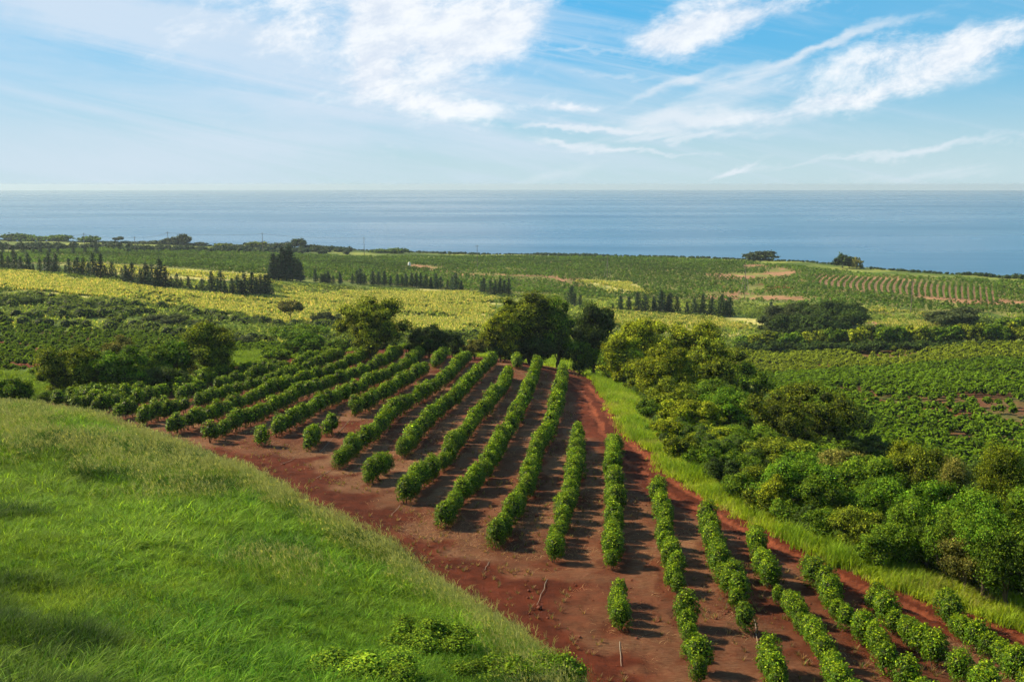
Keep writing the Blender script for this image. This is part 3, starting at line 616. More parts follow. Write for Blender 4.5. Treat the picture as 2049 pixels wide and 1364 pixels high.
col = gc[ci] * r.lognormal(0, .35, n)[:, None]
V, Fq, Cc = blades(np.column_stack([xy, Z]), hgt[ci] * r.uniform(.55, 1.15, n), 0.026 * sc_[ci] * r.uniform(.7, 1.3, n), r.uniform(.2, 1.1, n), r.uniform(0, 2 * PI, n), col, 3, r)
link('tall_grass', mesh('tall_grass', V, Fq, Cc, M_GRASS), kind='stuff', label='thick green grass covering the near hillside', category='grass')
# tussocks: rings of taller arching blades, spaced so the ground cover shows between them
def tussocks(name, poly, n, cols, label, seed, h=.62, w=.032, nb=34, ok=None, d0=36):
    r = np.random.default_rng(seed)
    def dn(x, y):
        k = r.random(len(x)) < np.clip((d0 / np.hypot(x, y)) ** 1.1, 0, 1)
        return k if ok is None else k & ok(x, y)
    C = poly_pts(poly, n, r, dn); sc = np.clip((np.hypot(C[:, 0], C[:, 1]) / d0) ** .5, .85, 2.0) * r.uniform(.6, 1.25, len(C)) * np.clip(1 + .45 * vnoise(C[:, 0], C[:, 1], 6, seed), .4, 1.6)
    ci = np.repeat(np.arange(len(C)), nb); m = len(ci); a = r.uniform(0, 2 * PI, m); rr = r.uniform(0, .22, m) * sc[ci]
    xy = C[ci] + np.stack([np.cos(a), np.sin(a)], -1) * rr[:, None]; t = r.random(len(C)) * .6 + .3 * (vnoise(C[:, 0], C[:, 1], 9, seed + 1) + .6)
    t = np.clip(t, 0, 1)[ci][:, None]; c = (np.array(cols[0]) * (1 - t) + np.array(cols[1]) * t) * np.clip(1 - .45 * (vnoise(C[:, 0], C[:, 1], 7, 71) - .2), .45, 1.25)[ci][:, None] * r.lognormal(0, .3, m)[:, None] * r.lognormal(0, .18, len(C))[ci][:, None]
    V, Fq, Cc = blades(np.column_stack([xy, z_ground(xy[:, 0], xy[:, 1]) - .03]), h * sc[ci] * r.uniform(.55, 1.1, m), w * sc[ci] * r.uniform(.6, 1.3, m), r.uniform(.35, 1.25, m), a + r.normal(size=m) * .4, c, 4, r, 1.3)
    print(name, len(C)); link(name, mesh(name, V, Fq, Cc, M_GRASS), kind='stuff', label=label, category='grass')
tussocks('grass_tussocks', HP2, 13000, [(0.062, 0.165, 0.01), (0.2, 0.31, 0.028)], 'arching tussocks of long bladed grass on the near hillside', 43, ok=is_hill)
tussocks('crest_tussocks', HP2, 900, [(0.04, 0.11, 0.008), (0.09, 0.19, 0.014)], 'shaggy dark green grass clumps just inside the crest of the near hillside', 47, h=.95, w=.03, nb=60, d0=60,
         ok=lambda x, y: is_hill(x, y) & (seg_sdf(x, y, crest[:, :2]) > -11) & (seg_sdf(x, y, crest[:, :2]) < -1.2) & (vnoise(x, y, 6, 48) > .1))
# seed heads: pale, feathery, thickest along the crest
C = poly_pts(HP2, 24000, r)
hs = is_hill(C[:, 0], C[:, 1]); C = C[hs]; s_cr = seg_sdf(C[:, 0], C[:, 1], crest[:, :2]); d = np.hypot(C[:, 0], C[:, 1])
prob = np.clip(1.0 - np.abs(s_cr + 1.0) / 2.6, 0, 1) * .6 + np.clip(vnoise(C[:, 0], C[:, 1], 11, 74) * 1.0 + (d - 85) / 160, 0, .3) * (d > 42)
C = C[r.random(len(C)) < prob * np.clip((75 / np.hypot(C[:, 0], C[:, 1])), .4, 1.3)]; print('seed clumps', len(C))
nb = 6; ci = np.repeat(np.arange(len(C)), nb); n = len(ci); xy = C[ci] + r.normal(size=(n, 2)) * .3
sc_ = np.clip((np.hypot(xy[:, 0], xy[:, 1]) / 45) ** .7, .8, 2.2)
wind = rad(165) + r.normal(size=n) * .6
hh = r.uniform(.95, 1.7, n)
P0 = np.column_stack([xy, z_ground(xy[:, 0], xy[:, 1])])
cs = np.array([0.44, 0.46, 0.15]) * r.uniform(.6, 1.2, n)[:, None]
V1, F1, C1 = blades(P0, hh, 0.012 * sc_, r.uniform(.25, .6, n), wind, cs * [.6, .75, .5], 3, r)
b = Buf(); b.add(V1, F1, C1)
top = P0 + np.stack([np.cos(wind), np.sin(wind), 0 * wind], -1) * (0.3 * hh)[:, None] + np.array([0, 0, 1]) * (hh * .82)[:, None]
for k in range(3):
    a = wind + r.normal(size=n) * .7
    v, f, c = blades(top + r.normal(size=(n, 3)) * [.04, .04, .05], r.uniform(.15, .32, n), 0.02 * sc_, r.uniform(.6, 1.5, n), a, cs, 2, r); b.add(v, f, c)
link('seeding_grass', b.mesh('seeding_grass', M_GRASS), kind='stuff', label='pale feathery seed heads of tall grass along the crest of the near hillside', category='grass')

# verge along the road
def verge(name, poly, n, h, cols, label, seed, zf=z_base, w=.045, ok=None):
    r = np.random.default_rng(seed)
    def dn(x, y):
        k = r.random(len(x)) < np.clip((70 / np.hypot(x, y)) ** 1.3, .1, 1)
        if ok is not None: k &= ok(x, y)
        return k
    C = poly_pts(poly, n, r, dn); C = C + r.normal(size=C.shape) * .45; C = C[~is_hill(C[:, 0], C[:, 1])]; nb = 16; ci = np.repeat(np.arange(len(C)), nb); m = len(ci)
    sc_ = np.clip((np.hypot(C[:, 0], C[:, 1]) / 60) ** .6, .8, 2.2)[ci]; xy = C[ci] + r.normal(size=(m, 2)) * .2 * sc_[:, None]
    pn = (.7 * vnoise(C[:, 0], C[:, 1], 3.5, seed) + .6 * vnoise(C[:, 0], C[:, 1], 1.2, seed + 3))[ci]; k = np.clip(.45 + pn * .9, 0, 1)[:, None]; c = np.array(cols[0]) * (1 - k) + np.array(cols[1]) * k
    V, Fq, Cc = blades(np.column_stack([xy, zf(xy[:, 0], xy[:, 1])]), h * r.uniform(.5, 1.2, m) * np.clip(.8 + .8 * pn, .2, 2), w * sc_ * r.uniform(.7, 1.3, m), r.uniform(.2, .9, m), r.uniform(0, 2 * PI, m), c * r.lognormal(0, .22, m)[:, None], 3, r)
    link(name, mesh(name, V, Fq, Cc, M_GRASS), kind='stuff', label=label, category='grass')
verge('verge_grass', VERGE, 13000, .9, [(0.36, 0.46, 0.035), (0.17, 0.29, 0.018)], 'bright yellow green grass strip between the dirt road and the woods', 81)
def narrow(x, y): return np.abs(seg_sdf(x, y, ROAD_C)) < 6.2
verge('dry_verge_grass', VERGE, 1300, .8, [(0.42, 0.38, 0.16), (0.28, 0.32, 0.06)], 'dry tan and seeding grass along the edge of the green verge', 85, ok=narrow, w=.02)
verge('verge_grass', NW_BANK, 16000, 1.0, [(0.13, 0.24, 0.015), (0.19, 0.29, 0.03)], 'rough green grass behind the left end of the coffee rows', 82)
# dry litter on the dirt
r = np.random.default_rng(91)
P = poly_pts(FIELD, 170000, r, lambda x, y: r.random(len(x)) < np.clip((60 / np.hypot(x, y)) ** 1.5, .05, 1)); P = P[~is_hill(P[:, 0], P[:, 1])]
rdd = np.abs(seg_sdf(P[:, 0], P[:, 1], ROAD_C)); d = np.full(len(P), 1e9)
for row in ROW_W:
    for s in row: d = np.minimum(d, np.abs(seg_sdf(P[:, 0], P[:, 1], s[:, :2])))
keep = (rdd > 3.0) & (d < 3.2) & (vnoise(P[:, 0], P[:, 1], 2.2, 92) + .7 * vnoise(P[:, 0], P[:, 1], 9, 93) > r.uniform(-.3, .9, len(P)))
P = P[keep]; n = len(P); z = z_base(P[:, 0], P[:, 1]); print('straw', n)
a = r.uniform(0, 2 * PI, n); V, Fq, Cc = blades(np.column_stack([P, z]), r.uniform(.04, .2, n), r.uniform(.015, .035, n), r.uniform(1.5, 3.5, n), a, np.array([.50, .33, .19]) * r.uniform(.4, 1.1, n)[:, None], 2, r, .6)
link('straw_litter', mesh('straw_litter', V, Fq, Cc, M_GRASS), kind='stuff', label='dry straw and dead weeds strewn between the coffee rows', category='straw')

# clods and dead weeds on the bare soil
P = poly_pts(FIELD, 9000, r, lambda x, y: r.random(len(x)) < np.clip((55 / np.hypot(x, y)) ** 1.4, .05, 1)); P = P[~is_hill(P[:, 0], P[:, 1])]
def clod(seed):
    b = Buf(); core(b, np.array([0, 0, .02]), np.array([.1, .08, .06]), np.array([.12, .03, .016]), seed, .4, 6, 5); return tm(b)
scatter('soil_clods', [clod(i) for i in range(5)], np.column_stack([P, z_base(P[:, 0], P[:, 1])]), r.lognormal(-1.1, .5, len(P)), M_SOLID, r, None, label='small red clods and stones lying on the dirt', category='clods')
P = poly_pts(FIELD, 5200, r, lambda x, y: (r.random(len(x)) < np.clip((60 / np.hypot(x, y)), .05, 1)) & (vnoise(x, y, 6, 94) > -.1)); P = P[~is_hill(P[:, 0], P[:, 1])]; P = P[np.abs(seg_sdf(P[:, 0], P[:, 1], ROAD_C)) > 3.2]
scatter('dead_weeds', [tuft(660 + i, 16, .2, .022, [(.34, .22, .12), (.25, .16, .09), (.16, .10, .06), (.12, .18, .04)], .9) for i in range(6)], np.column_stack([P, z_base(P[:, 0], P[:, 1])]), r.uniform(.5, 1.4, len(P)), M_GRASS, r, None, label='brown dead weeds standing among the coffee rows', category='weeds')

# ------------------------------------------------------------------ trees
def tree_meshes(seed, h, w, g, g2, nleaf, ls, base=0.15, nclump=14, open_=0.0, flat=1.0, upright=0.0):
    """crown of leaf clumps spread over an uneven dome, h and w in metres; trunk with limbs running to the clumps"""
    rng = np.random.default_rng(seed); b = Buf(); t = Buf()
    z0 = h * base; zc = z0 + (h - z0) * .5; R3 = np.array([w / 2, w / 2, (h - z0) / 2 * flat])
    d = sph(nclump, rng); d = unit(d + [0, 0, .25]); ctr = np.array([0, 0, zc]) + d * R3 * rng.uniform(.4, .85, (nclump, 1)); ctr = np.vstack([ctr, [[0, 0, zc]]])
    cr = rng.uniform(.5, 1.0, nclump + 1) * (w + h) * .56 / math.sqrt(nclump + 4); cr[-1] *= 1.6
    share = cr ** 2 / (cr ** 2).sum(); lsk = rng.uniform(.75, 1.3, nclump + 1)
    for k in range(nclump + 1):
        n = max(8, int(nleaf * share[k])); q = sph(n, rng); q[:, 2] = np.where((q[:, 2] < -.2) & (rng.random(n) < .6), -q[:, 2], q[:, 2])
        rad_ = cr[k] * lump(q, 8, seed * 50 + k, .35) * (rng.uniform(.6 - .2 * open_, 1.08, n) + .35 * (rng.random(n) < .12))
        P = ctr[k] + q * rad_[:, None] * [1, 1, .85]
        P[:, 2] = np.maximum(P[:, 2], z0 * .4 + 0.1)
        tone = rng.lognormal(0, .16); col = np.array(g) * tone * rng.lognormal(-.05, .42, n)[:, None]
        y = rng.random(n) < .15 + .3 * np.clip(q[:, 2], 0, 1); col[y] = np.array(g2) * tone * rng.lognormal(0, .2, (y.sum(), 1))  # young-leaf colour gathers on clump tops, painting sunlight into the crown
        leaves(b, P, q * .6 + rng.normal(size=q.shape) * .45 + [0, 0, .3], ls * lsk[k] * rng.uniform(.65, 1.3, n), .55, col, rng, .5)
        if open_ < .5: core(b, ctr[k], cr[k] * (.6 - .3 * open_) * np.array([1, 1, .82]), np.array(g) * .3, seed + k, .25, 8, 6)  # core darker than the leaves, painting shaded gaps between clumps
    A = np.vstack(b.V); s3 = np.array([w / max(A[:, 0].max() - A[:, 0].min(), .1), w / max(A[:, 1].max() - A[:, 1].min(), .1), 1.0]); kz = (h - .1) / A[:, 2].max()
    b.V = [q * [s3[0], s3[1], kz] for q in b.V]; ctr = ctr * [s3[0], s3[1], kz]; zc *= kz
    r0 = min(0.02 * h + .03, .35)
    limb(t, (0, 0, -.4), (rng.normal() * .1 * h * .3, rng.normal() * .1 * h * .3, zc), r0, r0 * .45, BARK, rng, 6, .04, 7)
    for k in rng.permutation(nclump)[:7]: limb(t, (0, 0, z0 * .8 + rng.uniform(0, .3) * (zc - z0)), ctr[k], r0 * .5, r0 * .15, BARK * rng.uniform(.8, 1.3), rng, 5, .06, 5)
    return b.mesh('crown', M_LEAF), t.mesh('trunk', M_BARK)
KINDS = {   # leaf colour, young-leaf colour that also paints the sunlit tops
 'olive': ((0.09, 0.13, 0.010), (0.26, 0.31, 0.018)), 'yellow': ((0.15, 0.20, 0.010), (0.38, 0.42, 0.02)), 'bright': ((0.075, 0.17, 0.01), (0.17, 0.28, 0.015)),
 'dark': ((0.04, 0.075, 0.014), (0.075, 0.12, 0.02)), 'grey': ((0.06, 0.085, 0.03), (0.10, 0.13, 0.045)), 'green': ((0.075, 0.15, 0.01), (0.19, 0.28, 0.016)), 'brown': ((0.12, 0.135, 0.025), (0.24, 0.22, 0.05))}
TCACHE = {}
def tree(name, px, top, wpx, d, kind, label, cat='tree', group=None, seed=0, base=.03, h=None, nleaf=None, **kw):
    """stands on the ground d metres off, under the picture point (px, top), which sets its real height and width"""
    p = pd(px, top, d); z = float(z_ground(p[0], p[1])); hh = h or (p[2] - z); hh = max(hh, 1.2); w = wpx / F * d * 1.0
    g, g2 = KINDS[kind]; pxl = 2 * d / F
    ls = max(pxl * 1.9, .13); area = 3.2 * w * (hh + w) ; nl = nleaf or int(np.clip(area / (ls * ls * .55) * 1.5, 200, 20000))
    cr, tk = tree_meshes(1000 + seed, hh, w, g, g2, nl, ls, base, nclump=int(np.clip(18 + w * 3, 18, 64)), **kw)
    pr = dict(label=label, category=cat)
    if group: pr['group'] = group
    e = link(name, None, None, (p[0], p[1], z), **pr); link('crown', cr, e); link('trunk', tk, e); return e

GW = 'trees and shrubs of the gully wood beside the dirt road'
WOOD = [  # px, top, width px, distance, kind, label, extra
 (1285,630,125,163,'yellow','tall yellow green tree at the far left end of the gully wood',{}),
 (1250,668,90,156,'yellow','low yellow green tree just left of the tall one ending the gully wood',{}),
 (1385,632,130,165,'yellow','broad yellow green tree whose crown rises highest behind the gully wood',{}),
 (1332,690,115,137,'yellow','full yellow green tree overhanging the bend of the grass verge',{}),
 (1430,668,135,146,'olive','large olive tree with a rounded top in front of the dark far grove',{}),
 (1495,716,95,154,'green','rounded dark green tree where the gully wood meets the sunny orchard',{}),
 (1345,752,90,121,'olive','olive tree beside the verge, below the overhanging yellow tree',{}),
 (1425,752,120,128,'green','dense green tree in the middle of the gully wood, below the large olive one',{}),
 (1388,792,110,108,'yellow','bright yellow tree low on the verge side of the gully wood',{}),
 (1460,772,110,118,'bright','feathery light green tree with flat layered branches in the wood',{}),
 (1540,800,90,125,'green','green tree squeezed behind the big dark olive tree',{}),
 (1600,755,195,112,'olive','biggest round olive tree standing out before the sunny orchard',{'open_':.25}),
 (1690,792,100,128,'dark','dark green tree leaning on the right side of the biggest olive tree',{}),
 (1440,848,100,97,'yellow','yellowish shrub below the feathery light green tree',{}),
 (1505,842,110,98,'green','leafy green tree at the left foot of the biggest olive tree',{}),
 (1408,876,75,92,'green','small dark shrub at the verge near the lone round verge bush',{}),
 (1470,900,80,84,'green','green shrub on the verge with dark hollow beneath it',{}),
 (1560,872,120,90,'olive','olive shrub directly below the biggest olive tree',{}),
 (1515,925,80,76,'olive','slanting olive shrub with pale bare stems by the verge',{'open_':.3}),
 (1602,905,150,72,'bright','large round bright green tree with leafy rosettes by the verge bend',{}),
 (1552,945,60,70,'yellow','narrow yellow green shrub tucked left of the round bright tree',{}),
 (1680,895,110,86,'brown','brownish half dry tree behind the round bright green tree',{'open_':.3}),
 (1755,900,110,84,'green','mid green shrub behind the brownish half dry tree',{}),
 (1802,868,52,86,'yellow','slender yellow topped tree poking above the shrubs on the right',{'open_':.3}),
 (1845,885,110,84,'olive','olive tree right of the slender yellow topped one',{}),
 (1700,965,100,72,'green','tangled green thicket between two bright green trees',{'open_':.3}),
 (1655,1005,75,65,'green','low green shrub at the verge right of the round bright tree',{}),
 (1722,1008,95,63,'olive','olive shrub with stems showing, on the verge in mid wood',{'open_':.2}),
 (1785,945,125,67,'bright','bright green full tree in the second line of the wood',{}),
 (1870,955,120,65,'bright','spreading bright green tree under the pale slender tree',{}),
 (1917,905,58,68,'brown','pale sparse slender tree on a thin bare trunk',{'open_':.4,'base':.45}),
 (2012,872,95,72,'olive','tall sparse olive tree near the right edge of the wood',{'open_':.35}),
 (1960,962,120,64,'bright','bright green tree below and left of the sparse olive tree',{}),
 (1800,1036,85,61,'green','slim green sapling tree with bare pale stems at the verge',{'base':.2}),
 (1862,1030,95,61,'green','green tree with thin bare stems right of the slim sapling',{'base':.15}),
 (1938,1048,95,59,'brown','reddish tipped shrub on tall stems near the right end of the verge',{'base':.15,'open_':.2}),
 (2025,1040,110,58,'green','green tree at the right edge, above the road end',{'base':.1}),
 (1755,1040,70,60,'green','small feathery green shrub left of the slim sapling',{}),
 (2060,960,140,66,'green','green tree cut by the right edge of the wood',{}),
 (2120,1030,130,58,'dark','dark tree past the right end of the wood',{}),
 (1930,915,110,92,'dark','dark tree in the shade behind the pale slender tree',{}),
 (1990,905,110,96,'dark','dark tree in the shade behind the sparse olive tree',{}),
 (1640,880,90,100,'green','green tree behind the round bright tree, below the olive giant',{}),
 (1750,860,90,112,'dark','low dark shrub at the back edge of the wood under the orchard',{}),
 (1980,1010,110,59,'bright','bright green rounded shrub between two taller trees near the right edge',{}),
 (1905,1010,90,60,'green','green shrub above the reddish tipped one',{}),
 (1830,985,90,61,'green','rounded green shrub above the slim sapling',{}),
 (1640,945,80,70,'green','green shrub on the right flank of the round bright tree',{}),
]
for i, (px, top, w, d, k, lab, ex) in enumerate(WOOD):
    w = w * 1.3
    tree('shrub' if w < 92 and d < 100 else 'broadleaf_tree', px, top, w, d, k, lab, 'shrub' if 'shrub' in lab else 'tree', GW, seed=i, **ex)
EDGE = [(1238,746,62,30),(1260,788,66,36),(1287,840,70,44),(1316,884,74,48),(1350,918,82,54),(1388,942,86,56),(1428,972,88,62),(1468,1004,90,64),(1510,1030,84,62),(1555,1052,70,56),(1606,1068,80,62),(1656,1082,70,58),(1708,1098,84,60),(1764,1113,90,66),(1824,1129,88,62),(1884,1145,92,70),(1950,1162,90,64),(2018,1178,96,72)]
for i, (px, py, w, hp) in enumerate(EDGE):
    p = hit(px + 16, py, 0, z_base)[0]; d = math.hypot(p[0], p[1])
    tree('verge_shrub', px + 16, py - hp, w, d, ['yellow', 'olive', 'green', 'yellow', 'olive', 'green', 'dark', 'green', 'olive', 'green', 'dark', 'green', 'olive', 'green', 'bright', 'green', 'olive', 'green'][i], '%s shrub from the far end in the line fringing the grass verge' % ordw(i + 1), 'shrub', 'shrubs fringing the grass verge', seed=400 + i, base=.05)
r = np.random.default_rng(77)   # undergrowth between the trees
P = np.vstack([pd(px, 900, d)[None, :] for px, _, _, d, *_ in WOOD for _k in range(1)])[:, :2]
Q = np.vstack([p + r.normal(size=(24, 2)) * 4.2 for p in P]); Q = Q[~in_poly(Q[:, 0], Q[:, 1], FIELD) & ~in_poly(Q[:, 0], Q[:, 1], VERGE) & ~in_poly(Q[:, 0], Q[:, 1], RIGHT_FIELD)]
T_under = [blob(560 + i, 420, .16, (1.15, 1.15, 1.1), 1.0, (0.085, 0.15, 0.012), corecol=(.03,.05,.008)) for i in range(6)]
scatter('undergrowth', T_under, np.column_stack([Q, z_base(Q[:, 0], Q[:, 1])]), r.uniform(.4, .8, len(Q)), M_LEAF, r, None, label='tangled low green undergrowth filling the gaps of the gully wood', category='undergrowth')
tree('round_bush', 1305, 868, 42, 99, 'bright', 'lone round pale green bush on the verge beside the road', 'bush', seed=60, base=.02)
MID = [
 (742,586,165,168,'olive','big round olive tree behind the far end of the coffee rows',{'open_':.2}),
 (858,642,110,172,'dark','low dark bush right of the big round olive tree',{'base':.02}),
 (905,662,60,180,'dark','small dark bush left of the great central tree',{'base':.02}),
 (1062,570,165,180,'olive','great central tree with a high olive and yellow crown',{}),
 (1000,618,100,174,'yellow','yellow lit left shoulder tree against the great central tree',{}),  # yellow leaf colour paints the sunlit left part of the central trees
 (1118,585,80,178,'green','greener tree pressed against the right of the great central tree',{}),
 (1190,597,112,182,'dark','dark tall tree right of the great central tree',{}),  # dark leaf colour paints the central trees' side away from the sun
 (1010,672,90,175,'dark','dark shrub under the left shoulder tree',{'base':.02}),
 (1085,668,110,176,'dark','dark shrub at the foot of the great central tree',{'base':.02}),
 (1160,676,90,178,'green','green shrub at the foot of the dark tall tree',{'base':.02}),
 (1222,680,60,172,'green','green shrub filling the gap before the gully wood',{'base':.02}),
 (950,675,60,172,'brown','brown green shrub beside the dark bush at the field end',{'base':.02}),
 (608,661,95,190,'bright','bright sunlit green dome shaped shrub behind the coffee rows',{'base':.02}),
 (672,672,60,185,'green','green shrub between the bright dome and the big round olive tree',{'base':.02}),
 (550,690,70,178,'green','low green shrub left of the bright dome shaped one',{'base':.02}),
 (412,636,125,150,'olive','tall olive tree rising over the left clump',{'open_':.25}),
 (352,676,90,148,'bright','bright green tree touching the tall olive tree',{}),
 (300,690,80,146,'green','green shrub between the two rounded trees of the left clump',{'base':.02}),
 (236,684,120,136,'bright','rounded leafy green tree in the middle of the left clump',{'base':.02}),
 (130,686,130,136,'olive','olive spreading tree at the left end of the left clump',{'base':.02}),
 (185,700,80,138,'green','green shrub between the olive and the rounded trees',{'base':.02}),
 (240,668,85,160,'brown','brownish tree peeping over the left clump',{'open_':.2}),
 (330,728,100,134,'dark','dark green skirt of shrub below the bright green tree',{'base':.02}),
 (435,700,80,152,'dark','dark shrub under the tall olive tree',{'base':.02}),
 (20,750,80,122,'green','low green bush at the left edge above the hillside',{'base':.02}),
 
 (325,626,90,300,'grey','grey green shrub on the scrub slope behind the left clump',{'base':.02}),
 (400,640,70,300,'grey','grey green shrub right of its twin on the scrub slope',{'base':.02}),
 (580,598,58,330,'brown','small umbrella topped tree before the yellow meadow',{'base':.35,'flat':.6}),
 (655,622,70,320,'grey','grey green bush right of the umbrella topped tree',{'base':.02}),
 (520,630,60,320,'grey','grey bush left of the umbrella topped tree',{'base':.02}),
 (668,590,60,430,'dark','small dark shrub in the yellow meadow left of the olive tree',{'base':.02}),
 (600,645,130,250,'green','wide flat topped green tree behind the bright dome shrub',{'base':.3,'flat':.6}),
 (470,668,80,240,'grey','grey green bush at the foot of the scrub slope',{'base':.02}),
 (120,596,90,345,'dark','dark shrub on the scrub slope at the far left',{'base':.02}),
 (30,592,90,345,'dark','dark shrub at the left edge of the scrub slope',{'base':.02}),
 (200,605,80,340,'dark','dark shrub right of its neighbour on the far left slope',{'base':.02}),
 (1590,606,130,375,'grey','left half of the dark grove before the shore fields',{'base':.02}),
 (1655,595,160,378,'dark','tall dark tree forming the middle of the dark grove',{'base':.02}),
 (1700,604,70,382,'dark','dark tree at the right end of the dark grove',{'base':.02}),
 (1545,628,70,372,'grey','low grey tree at the left end of the dark grove',{'base':.02}),
 (1630,618,170,360,'dark','broad dark tree along the front of the dark grove',{'base':.02}),
 (1905,618,90,385,'grey','wind swept grey thorn tree near the right side',{'base':.15,'open_':.3}),
 (1935,612,60,392,'grey','thin grey tree behind the wind swept thorn tree',{'base':.15,'open_':.3}),
 (2035,630,70,385,'green','green shrub by the right edge, beyond the hedge',{'base':.02}),
]
for i, (px, top, w, d, k, lab, ex) in enumerate(MID):
    c = 'bush' if 'bush' in lab else 'shrub' if 'shrub' in lab else 'tree'
    tree(c if c != 'tree' else 'broadleaf_tree', px, top, w, d, k, lab, c, seed=100 + i, **ex)
# the hedge along the far side of the sunny orchard
for i, px in enumerate(range(1488, 2090, 26)):
    top = np.interp(px, [1480, 1620, 1700, 1720, 1800, 2049], [664, 655, 660, 647, 652, 643]) + R.uniform(-5, 5)
    tree('hedge_bush', px, top, 46, 336 + R.uniform(-6, 6), ['green', 'yellow', 'olive', 'green'][i % 4], '%s bush from the left in the hedge beyond the sunny orchard' % ordw(i + 1), 'bush', 'bushes of the hedge beyond the sunny orchard', seed=200 + i, base=.02)
for i, px in enumerate(range(1490, 2090, 30)):  # dark leaf colour of this row paints the hedge's shaded near side
    tree('hedge_bush', px, 681 + R.uniform(-3, 3), 48, 326 + R.uniform(-3, 3), 'dark', '%s dark bush from the left along the low front of the hedge' % ordw(i + 1), 'bush', 'dark bushes along the front of the hedge', seed=240 + i, base=.02)

# ---- pines of the windbreaks
def pine_meshes(seed):
    """unit-height young pine: straight stem, whorls of level branches with upturned sprays, narrow cone"""
    rng = np.random.default_rng(seed); b = Buf(); t = Buf(); nw = 13; slim = rng.uniform(.8, 1.2)
    for k in range(nw):
        z = .07 + .88 * k / nw; rr_ = (.25 * (1 - z) ** .75 + .02) * slim * rng.uniform(.75, 1.15); nbr = 7
        for j in range(nbr):
            a = 2 * PI * (j + rng.random() * .5) / nbr; L_ = rr_ * rng.uniform(.75, 1.1); m = 7
            f = np.linspace(.25, 1, m); P = np.stack([np.cos(a) * L_ * f, np.sin(a) * L_ * f, z + .03 * f ** 2 + 0 * f], -1) + rng.normal(size=(m, 3)) * .008
            leaves(b, P, rng.normal(size=(m, 3)) * .5 + [0, 0, .8], .085 * (1.1 - .4 * z), .6, np.array([.022, .055, .022]) * rng.lognormal(0, .25, m)[:, None], rng, 0)
    tube(t, [(0, 0, -.03), (0, 0, .5), (0, 0, 1.0)], [.018, .012, .004], BARK * .8, 5)
    m = 30; P = np.column_stack([rng.normal(size=(m, 2)) * .015, rng.uniform(.3, 1.0, m)]); leaves(b, P, rng.normal(size=(m, 3)), .05, .6, np.array([.022, .05, .02]), rng, 0)
    return b.mesh('crown', M_PINE), t.mesh('trunk', M_BARK)
PINES = [pine_meshes(700 + i) for i in range(7)]
def z1(x, y): return x / 2.927, 440 + y / 2.927
def z2(x, y): return 640 + x / 2.927, 440 + y / 2.927
def z3(x, y): return 1300 + x / 2.7356, 440 + y / 2.7356
def pines(zf, L_, lab, group):
    for i, (x, t, b_) in enumerate(L_):
        px, top = zf(x, t); _, bt = zf(x, b_); p = hit(px, bt)[0]; d = math.hypot(p[0], p[1]); hh = max(2.0, float(pd(px, top, d)[2] - p[2]))
        e = link('pine_tree', None, None, tuple(p), label=lab % ordw(i + 1), category='pine tree', group=group); hh *= 1.18; e.scale = (hh * 1.2, hh * 1.2, hh); e.rotation_euler = (R.normal() * .04, R.normal() * .04, R.uniform(0, 6.28)); e.scale[2] *= R.uniform(.9, 1.12)
        c, t_ = PINES[int(R.integers(len(PINES)))]; link('crown', c, e); link('trunk', t_, e)
pines(z1, [(15,195,292),(55,222,292),(93,192,295),(125,218,300),(150,265,300),(172,205,300),(195,262,300),(232,240,305),(268,235,308),(290,200,312),(315,245,315),(335,212,312),(385,270,322),(410,235,326),(435,245,328),(460,225,330),(482,235,332),(520,255,338),(545,218,342),(570,265,345),(590,225,345),(625,268,348),(655,258,350),(680,300,355),(718,285,362),(735,270,366),(750,290,368),(775,262,370),(805,320,385),(830,285,388),(850,275,390),(868,285,392),(885,320,395),(905,275,398),(930,300,400),(955,245,402),(975,300,404),(1010,335,405),(1035,330,405)],
      '%s dark pine from the left in the windbreak above the yellow meadow', 'pines of the windbreak above the yellow meadow')
pines(z1, [(1062,340,405),(1105,338,408),(1150,378,412),(1185,345,412),(1215,385,418),(1240,310,425),(1290,305,430),(1322,365,440),(1362,350,436),(1395,335,440),(1420,365,442),(1440,320,442),(1478,315,445),(1505,350,445),(1530,325,446),(1556,322,448),(1582,335,450)],
      '%s pine from the left in the lower cluster ending at the meadow', 'pines of the lower cluster by the meadow')
pines(z1, [(1590,260,350),(1605,200,350),(1630,230,352),(1650,190,352),(1672,180,354),(1695,175,355),(1715,190,356),(1738,230,358),(1760,250,360),(1850,300,365),(1885,320,370),(1905,310,370),(1930,330,372),(1990,320,374)],
      '%s pine from the left in the tall dark group right of centre left', 'pines of the tall dark group')
pines(z2, [(20,320,370),(48,300,372),(80,330,374),(122,315,374),(190,325,376),(222,310,378),(238,290,380),(262,320,380),(310,305,382),(345,315,384),(380,300,386),(415,330,388),(452,325,388),(482,335,390),(508,318,392),(540,320,394),(565,315,396),(588,320,400),(622,325,402),(650,335,404),(680,325,406),(705,335,408),(745,360,412),(775,340,414),(795,315,418),(830,355,420),(948,360,430),(962,350,433),(1000,358,440),(1025,365,440),(1050,352,442),(1078,365,444),(1105,360,445)],
      '%s pine from the left in the long straight middle windbreak', 'pines of the long middle windbreak')
pines(z2, [(1465,395,500),(1490,430,505),(1520,440,510),(1715,490,535),(1760,452,538),(1810,455,540),(1862,435,543),(1905,445,545),(1955,458,548),(2000,435,550),(2040,460,552)],
      '%s pine from the left in the short windbreak right of the great tree', 'pines of the short right windbreak')
pines(z3, [(22,440,495),(66,412,505),(110,415,515),(155,435,518),(205,450,522),(250,440,523),(290,430,526),(335,440,528),(383,415,530),(418,445,530),(440,440,532),(665,450,520)],
      '%s pine from the left in the row before the dark grove', 'pines of the row before the dark grove')
